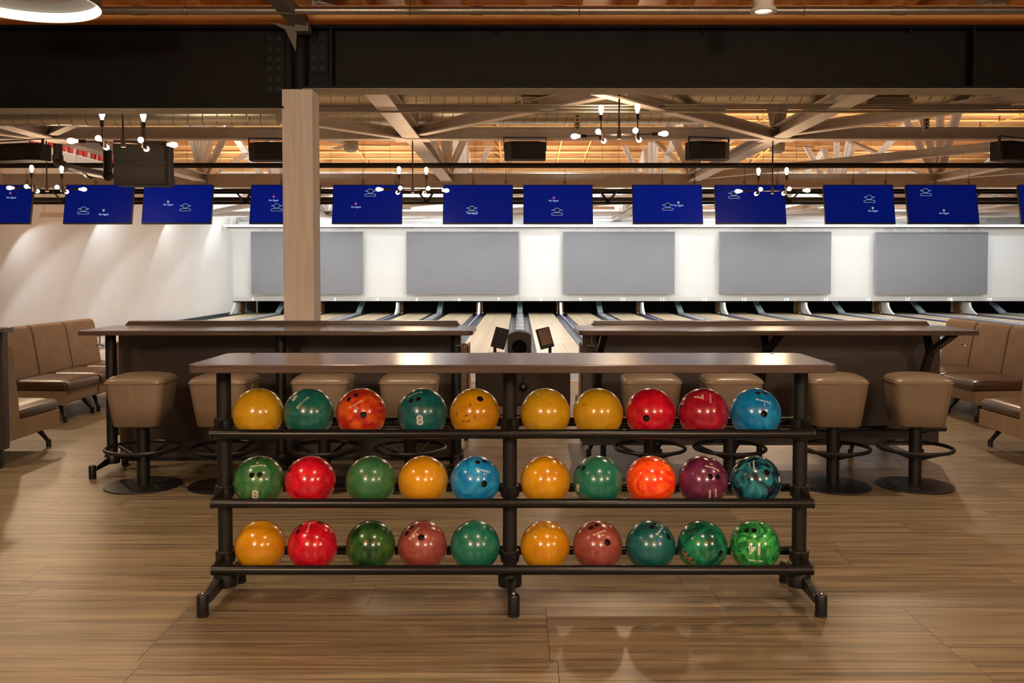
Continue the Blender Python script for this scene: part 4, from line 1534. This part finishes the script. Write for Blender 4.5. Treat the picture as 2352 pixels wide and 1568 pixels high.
# bottom tier
ball(2, 568, 0, 'amb', 'amber bowling ball with serial at its side at the post end of the bottom tier', (), [('PL11077', 412, 1232, 60, 60, 0, M_inky)])
ball(2, 925, 0, 'red', 'ruby red bowling ball with three holes and size L on the bottom tier', [(978, 1054, th_), (824, 1104, fi), (846, 1066, fi)], [(B, 897, 1076, 78, 100, 0, M_ink), ('L', 922, 1053, 75, 9, 0, M_ink)])
ball(2, 1312, 0, 'forest', 'dark green bowling ball with pale streaks on the bottom tier')
ball(2, 1658, 0, 'rose', 'dusty rose bowling ball with size S on the bottom tier', [(1550, 1119, fi), (1580, 1082, fi), (1648, 1151, th_)], [(B, 1600, 1117, 47, 110, 0, M_ink), ('S', 1621, 1130, 45, 11, 0, M_ink)])
ball(2, 2008, 0, 'sea', 'plain sea green bowling ball on the bottom tier beside the middle post')
ball(2, 296, 1, 'amb', 'amber bowling ball with outlined 13 near its top on the bottom tier', (), [('13', 290, 1070, 200, 74, .025, M_inky), ('DL93119', 229, 1112, 48, 68, 0, M_inky)])
ball(2, 646, 1, 'rose', 'dusty rose bowling ball with size M on the bottom tier', [(600, 1088, fi), (640, 1067, fi), (713, 1181, th_)], [(B, 660, 1116, 28, 100, 0, M_ink), ('M', 682, 1136, 28, 15, 0, M_ink)])
ball(2, 998, 1, 'dteal', 'dark teal bowling ball with size S and a blue dot on the bottom tier', [(1008, 1080, fi), (1022, 1056, fi), (1122, 1140, th_)], [(B, 1062, 1100, 62, 102, 0, M_inkw), ('S', 1092, 1108, 58, 10, 0, M_inkw), ('.', 1055, 1168, 0, 16, 0, mat('blue_dot', (.0, .12, .6), .4))])
ball(2, 1343, 1, 'emer', 'glossy emerald bowling ball with red script low on the bottom tier', [(1468, 1248, th_)], [('~', 1248, 1286, -36, 130, 1.0, M_inkr)])
ball(2, 1694, 1, 'lime', 'bright green swirl bowling ball with outlined 14 at the end of the bottom tier', [(1640, 1107, fi), (1690, 1104, fi)], [(B, 1665, 1050, 175, 100, 0, M_ink), ('14', 1692, 1228, 180, 78, .022, M_inkw), ('HBL11888', 1705, 1303, 176, 96, 0, M_inkw)])

# ------------------------------------------------------------------ bar tables with partitions
TFY = 6.02
ztab = at(600, 759.5, TFY).z


def hook(parent, x, y, z):
    h = MB().tube((x, y, z), (x, y, z - .075), .006, 8).build('bag_hook', M_chrome, parent)
    for s in (-1, 1):
        pts = [(x, y, z - .07)] + [(x + s * (.006 + .012 * (1 - math.cos(a))), y, z - .070 - .010 * math.sin(a)) for a in (.4, .9, 1.5, 2.1, 2.7)]
        MB().path(pts, .005, 6).build('prong', M_chrome, h)


def partition(px0, px1, pc0, pc1, zb, label, kick):
    a, b = at(px0, 800, 6.68).x, at(px1, 800, 6.68).x
    c0, c1 = at(pc0, 740, 6.66).x, at(pc1, 740, 6.66).x
    t = thing('partition', ((a + b) / 2, 6.70, 0), label, 'partition')
    o = t.location.x
    n = 2
    for i in range(n):
        x0, x1 = a + (b - a) * i / n, a + (b - a) * (i + 1) / n
        MB().box(x0 - o + .001, x1 - o - .001, -.02, .04, zb, ztab - .036).build('wood_panel', M_dwood, t, bevel=.002)
    zc_ = at(700, 737, 6.66).z
    MB().prism([(c0 - o + .0, ztab - .034), (c1 - o - .0, ztab - .034), (c1 - o, zc_ - .035), (c1 - o - .03, zc_), (c0 - o + .03, zc_), (c0 - o, zc_ - .035)], 'y', -.035, .055).build('cap_rail', M_top, t, bevel=.003)
    if kick:
        MB().box(a - o + .02, b - o - .02, .0, .03, 0, zb).build('kick_base', M_rubber, t)
    else:
        for f in (.06, .5, .94):
            x = a - o + (b - a) * f
            MB().tube((x, .01, 0), (x, .01, zb), .022, 12).build('leg', M_black, t)
    return t


pl_ = partition(272, 1053, 285, 1058, .03, 'dark wood partition behind the bar table on posts', True)
pr_ = partition(1338, 2160, 1357, 2138, .12, 'dark wood partition behind the bar table on Y brackets', False)
# table on posts
x0, x1 = at(172, 760, TFY).x, at(1086, 760, TFY).x
bt1 = thing('bar_table', ((x0 + x1) / 2, 6.33, 0), 'long walnut bar table on black posts before the oak column', 'bar table')
tabletop(x0 - bt1.location.x, x1 - bt1.location.x, TFY - 6.33, .275, ztab, .032, .05, 'table_top', bt1)
for px in (256, 646, 1048):
    X = at(px, 900, 6.36).x - bt1.location.x
    MB().tube((X, .03, .06), (X, .03, ztab - .032), .036, 22).build('post', M_black, bt1)
    castfoot(bt1, X, .03, -1 if px < 300 else .5, (-.24, .20))
for px in (229, 1058):
    hook(bt1, at(px, 780, 6.15).x - bt1.location.x, 6.15 - 6.33, ztab - .032)
# table on brackets
x0, x1 = at(1330, 757, TFY).x, at(2256, 757, TFY).x
bt2 = thing('bar_table', ((x0 + x1) / 2, 6.33, 0), 'long walnut bar table carried on black Y brackets with a foot rail', 'bar table')
tabletop(x0 - bt2.location.x, x1 - bt2.location.x, TFY - 6.33, .275, ztab, .032, .05, 'table_top', bt2)
for px in (1378, 1762, 2140):
    X = at(px, 800, 6.45).x - bt2.location.x
    MB().bar((X, .335, .52), (X, .14, .84), .04, .05, (1, 0, 0)).bar((X, .14, .84), (X, -.20, ztab - .035), .035, .045, (1, 0, 0)).bar((X, .14, .83), (X, .22, ztab - .035), .035, .045, (1, 0, 0)).box(X - .02, X + .02, -.23, .26, ztab - .044, ztab - .032).build('y_bracket', M_black, bt2)
    MB().tube((X, .335, .22), (X, .05, .30), .016, 10).build('rail_bracket', M_black, bt2)
MB().tube((at(1345, 980, 6.38).x - bt2.location.x, .05, .30), (at(2172, 980, 6.38).x - bt2.location.x, .05, .30), .021, 14).build('foot_rail', M_black, bt2)
for px in (1360, 2212):
    hook(bt2, at(px, 780, 6.15).x - bt2.location.x, 6.15 - 6.33, ztab - .032)
# partition piece at the far left
xa = at(15, 900, 6.45).x
t = thing('partition', (xa - .8, 6.45, 0), 'dark wood partition backing the booth seat with a woven tan side', 'partition')
MB().box(-.8, .8, -.03, .03, .14, ztab - .04).build('wood_panel', M_dwood, t, bevel=.003)
MB().box(-.82, .82, -.06, .07, ztab - .04, ztab - .005).build('cap_rail', M_top, t, bevel=.004)
MB().box(.70, .76, -.02, .02, 0, .14).build('leg', M_black, t)
MB().box(-.76, -.70, -.02, .02, 0, .14).build('leg', M_black, t)

# ------------------------------------------------------------------ bar stools
def make_stool():
    t = thing('bar_stool', (0, 0, 0), 'x', 'bar stool')
    rings = []
    for z, w_, r_ in ((.415, .285, .05), (.420, .30, .055), (.55, .338, .06), (.685, .372, .06), (.700, .374, .06)):
        rings.append(rsq(w_, w_, r_, z, 6))
    MB().loft(rings).build('seat_body', M_lea, t, angle=60)
    rings = []
    for z, w_, r_ in ((.702, .360, .06), (.708, .376, .062), (.722, .372, .07), (.738, .33, .09), (.750, .24, .10), (.755, .10, .045)):
        rings.append(rsq(w_, w_, r_, z, 6))
    MB().loft(rings).build('cushion', M_lea, t, angle=70)
    MB().path(rsq(.378, .378, .062, .704, 6), .0045, 6, True).build('piping', M_lea, t)
    for dx in (-.006, .006):
        MB().bar((dx - .01, -.1885, .695), (dx, -.148, .42), .0022, .0022, (0, 1, 0)).build('seam', mat('seam_thread', (.34, .25, .15), .6), t)
    MB().tube((0, 0, .012), (0, 0, .416), .041, 24).build('pedestal', M_black, t)
    MB().box(-.12, .12, -.12, .12, .406, .416).build('seat_plate', M_black, t)
    MB().torus((0, 0, .255), .232, .0125, 48, 10).build('foot_ring', M_black, t)
    for k in range(4):
        a = PI / 4 + k * PI / 2 + .3
        MB().tube((math.cos(a) * .038, math.sin(a) * .038, .185), (math.cos(a) * .228, math.sin(a) * .228, .25), .010, 10).build('spoke', M_black, t)
    MB().lathe((0, 0, 0), [(.243, 0), (.245, .004), (.243, .008), (.06, .014), (.0, .014)], 48).build('base_plate', M_black, t)
    return t


ST = [(330, .06, 'taupe bar stool with stitched front seam at the table on posts'),
      (520, -.04, 'taupe vinyl bar stool behind the first post of the ball rack'),
      (746, .03, 'taupe vinyl bar stool behind the teal and red-orange balls'),
      (943, .02, 'taupe vinyl bar stool beside the walkway at the table on posts'),
      (1492, -.03, 'taupe vinyl bar stool beside the walkway at the bracketed table'),
      (1675, -.03, 'taupe vinyl bar stool behind the crimson ball'),
      (1912, -.10, 'taupe vinyl bar stool behind the far post of the ball rack'),
      (2101, -.12, 'taupe vinyl bar stool at the booth end of the bracketed table')]
proto = make_stool()
for i, (px, rz, lab) in enumerate(ST):
    o = proto if i == 0 else copy_tree(proto)
    g = gp(px, 1115)
    o.location = (g.x, g.y, 0)
    o.rotation_euler = (0, 0, rz + (PI / 2 if i else 0))
    tag(o, lab, 'bar stool', 'taupe bar stools')

# ------------------------------------------------------------------ booth seats
def booth(loc, rz, label, ends=(False, False), group='booth seats'):
    t = thing('booth_seat', loc, label, 'booth seat', group, rz)
    W = .668
    hw = W / 2 - .002
    bp = [(.02, .18), (.02, .50), (.0, .80), (.012, .855), (.045, .878), (.09, .865), (.115, .82), (.17, .50), (.185, .40), (.185, .18)]
    MB().prism(bp, 'x', -hw + .004, hw - .004).build('backrest', M_fab, t, bevel=.012)
    MB().box(-hw, hw, .17, .77, .18, .30).build('seat_base', M_fab, t, bevel=.012)
    rings = []
    for z, dw, r_ in ((.295, .03, .03), (.31, .0, .035), (.365, .0, .035), (.385, .02, .05), (.398, .12, .08), (.402, .30, .08)):
        rings.append(rsq(2 * hw - dw, .62 - dw, r_, z, 4, 0, .485))
    MB().loft(rings).build('seat_cushion', M_brown, t, angle=60)
    for s, e in zip((-1, 1), ends):
        if e:
            sp_ = [(.018, .17), (-.006, .80), (.008, .862), (.045, .886), (.095, .872), (.125, .82), (.19, .46), (.20, .31), (.785, .30), (.785, .17)]
            MB().prism(sp_, 'x', s * hw - (.012 if s < 0 else -.0), s * hw + (.012 if s > 0 else .0)).build('side_panel', M_weave, t, bevel=.004)
    for sx in (-1, 1):
        for y0, y1 in ((.10, .06), (.66, .74)):
            lg = MB().tube((sx * (hw - .12), y0, .18), (sx * (hw - .06), y1, .045), .024, 10, .015).build('leg', M_rubber, t)
            MB().tube((sx * (hw - .06), y1, 0), (sx * (hw - .06), y1, .06), .020, 12).build('leg_foot', M_rubber, lg)
    return t


SL = .670
fx = gp(153, 972).x - .02
y8 = 8.32
for i in range(3):
    booth((fx - .76, y8 + SL * (i + .5), 0), -PI / 2, 'booth seat facing across the booth by the table on posts, %s in the row' % ('first', 'second', 'third')[i], (False, i == 0))
fxr = gp(2199, 945).x
for i in range(3):
    booth((4.28 + .76, y8 + SL * (i + .5), 0), PI / 2, 'booth seat facing across the booth by the bracketed table, %s in the row' % ('first', 'second', 'third')[i], (i == 0, False))
xn = gp(135, 1029).x
booth((xn - .055 - SL / 2, 6.50, 0), 0, 'booth seat with woven tan side against the short end partition', (False, True))
xn2 = 3.77
booth((xn2 + SL / 2, 6.50, 0), 0, 'booth seat with woven tan side in the booth by the bracketed table', (True, False))
xs = pl_.location.x - 2 * SL + .02
for i in (0, 3):
    booth((xs + SL * (i + .5) - .02, 6.775, 0), 0, 'booth seat behind the bar table on posts, %s from the walkway' % ('fourth', 'third', 'second', 'first')[i], (i == 0, i == 3))
xs = pr_.location.x - 2 * SL
for i in (0, 3):
    booth((xs + SL * (i + .5), 6.775, 0), 0, 'booth seat behind the bar table on brackets, %s from the walkway' % ('first', 'second', 'third', 'fourth')[i], (i == 0, i == 3))

# ------------------------------------------------------------------ walkway cabinet, consoles, ball return
CYY = 8.75
a, b = at(1092, 900, CYY), at(1310, 900, CYY)
cbn = thing('scoring_cabinet', ((a.x + b.x) / 2, CYY, 0), 'dark wood scoring cabinet standing in the walkway', 'cabinet')
cw2 = (b.x - a.x) / 2
zc0 = at(1192, 931, CYY).z
M_dwv = wood('dark_cabinet_laminate', (.022, .014, .010), (.045, .030, .022), stretch=(40, 40, 1.5), rough=.45, bump=.1)
MB().box(-cw2, cw2, 0, .5, zc0, .56).build('cabinet_body', M_dwv, cbn, bevel=.004)
for s in (-1, 1):
    MB().box(min(0, s * cw2) + .006, max(0, s * cw2) - .006, -.012, 0, zc0 + .01, .55).build('cabinet_door', M_dwv, cbn, bevel=.002)
kq = at(1202, 888, CYY)
kb = MB().sphere((kq.x - cbn.location.x, -.03, kq.z), .044, 18, 12, 1, .6, 1).build('round_knob', M_rubber, cbn)
MB().box(kq.x - cbn.location.x - .008, kq.x - cbn.location.x + .008, -.06, -.055, kq.z + .002, kq.z + .018).build('lock_mark', mat('lock_white', (.6, .6, .6), .4), kb)
for i in range(5):
    MB().box(-cw2, cw2, .01, .03, .015 + i * (zc0 - .02) / 5, .015 + (i + .6) * (zc0 - .02) / 5).build('vent_slat', mat('slat_silver', (.45, .42, .38), .35, .6), cbn)
MB().box(-cw2, cw2, .03, .48, 0, zc0).build('plinth', M_rubber, cbn)


def console(px, py, Y, lean, yaw, label, glossy):
    p = at(px, py, Y)
    t = thing('scoring_console', (p.x, Y, 0), label, 'touch screen', None, 0)
    Mx = Matrix.Translation((0, 0, p.z)) @ Matrix.Rotation(yaw, 4, 'Z') @ Matrix.Rotation(lean, 4, 'Y') @ Matrix.Rotation(-.25, 4, 'X')
    mb = MB().set(Mx)
    mb.box(-.085, .085, -.015, .03, -.125, .125)
    mb.build('housing', M_rubber, t, bevel=.006)
    mb = MB().set(Mx)
    mb.box(-.07, .07, -.017, -.014, -.085, .110)
    mb.build('touch_screen', glossy, t, smooth=False)
    MB().tube((lean * -.3, .02, 0), (lean * -.3, .02, p.z - .09), .020, 12).build('pole', M_rubber, t)
    MB().lathe((lean * -.3, .02, 0), [(.10, 0), (.10, .01), (.02, .02)], 20).build('foot', M_rubber, t)


console(1148, 776, 10.8, .20, -.35, 'tilted touch screen console with dark display beside the ball return', mat('dark_touch_glass', (.03, .035, .05), .12, var=.5, scale=30))
console(1252, 776, 10.8, -.20, .35, 'tilted touch screen console with painted pale reflection on its display beside the ball return', mat('pale_reflection_glass', (.42, .38, .33), .08, .75, var=.3, scale=9, bump=.8))  # pale mottled grey stands in for the room reflected in the glass
ws = thing('side_table', (at(1140, 806, 10.3).x, 10.3, 0), 'small reddish wood table seen behind the ball rack', 'table', rz=.75)
zt_ = at(1140, 808, 10.5).z
MB().box(-.16, .16, -.16, .16, zt_ - .03, zt_).build('table_top', mat('reddish_wood', (.22, .07, .03), .35), ws, bevel=.004)
MB().tube((0, 0, 0), (0, 0, zt_ - .03), .03, 14).lathe((0, 0, 0), [(.15, 0), (.15, .015), (.03, .03)], 24).build('pedestal', M_black, ws)

HY = 16.2
hz = at(1192, 761, HY).z - LZ
hb = thing('ball_return', (at(1193, 780, HY).x, HY, LZ), 'dark ball return hood with round mouth on the approach', 'ball return')
hw = .215
n = 32
outer, inner = [], []
rc = .135
zc_ = hz - .29
for i in range(n):
    a = 2 * PI * i / n
    dx, dz = math.cos(a), math.sin(a)
    inner.append((rc * dx, zc_ + rc * dz))
    tt = min(hw / abs(dx) if abs(dx) > 1e-6 else 9, ((hz - .045 * (1 - 0) - zc_) if dz > 0 else zc_ - .25) / abs(dz) if abs(dz) > 1e-6 else 9)
    X, Z = dx * tt, zc_ + dz * tt
    if Z > hz - .06:
        Z = hz - .055 + .055 * math.cos(X / hw * PI / 2)
    outer.append((X, Z))
mb = MB()
vs = [(x, 0, z) for x, z in outer] + [(x, 0, z) for x, z in inner] + [(x, .55, z) for x, z in outer] + [(x, .40, z) for x, z in inner]
fs = []
for i in range(n):
    j = (i + 1) % n
    fs += [(i, j, n + j, n + i), (i, 2 * n + i, 2 * n + j, j), (n + i, n + j, 3 * n + j, 3 * n + i)]
fs += [tuple(2 * n + i for i in range(n))]
mb.add(vs, fs)
mb.build('hood', mat('hood_brown_black', (.020, .014, .012), .45), hb, angle=30)
MB().tube((0, .395, zc_), (0, .40, zc_), rc, 28).build('mouth_back', M_dark, hb)
MB().box(-.16, .16, .05, .5, 0, .26).build('pedestal', M_rubber, hb)
for s in (-1, 1):
    MB().path([(s * .24, .1, .30), (s * .27, -.2, .29), (s * .22, -.7, .28), (s * .05, -.95, .28)], .02, 10).build('tray_rail', M_chrome if False else M_black, hb)
MB().box(-.06, .06, -.75, -.60, 0, .28).build('tray_leg', M_black, hb)
MB().box(-.2, .2, -.9, .05, .24, .262).build('ball_tray', M_black, hb)
MB().prism([(-.19, 0), (-.19, .20), (-.10, .235), (.10, .235), (.19, .20), (.19, 0)], 'y', .55, 3.9).build('return_cover', M_cap, hb)
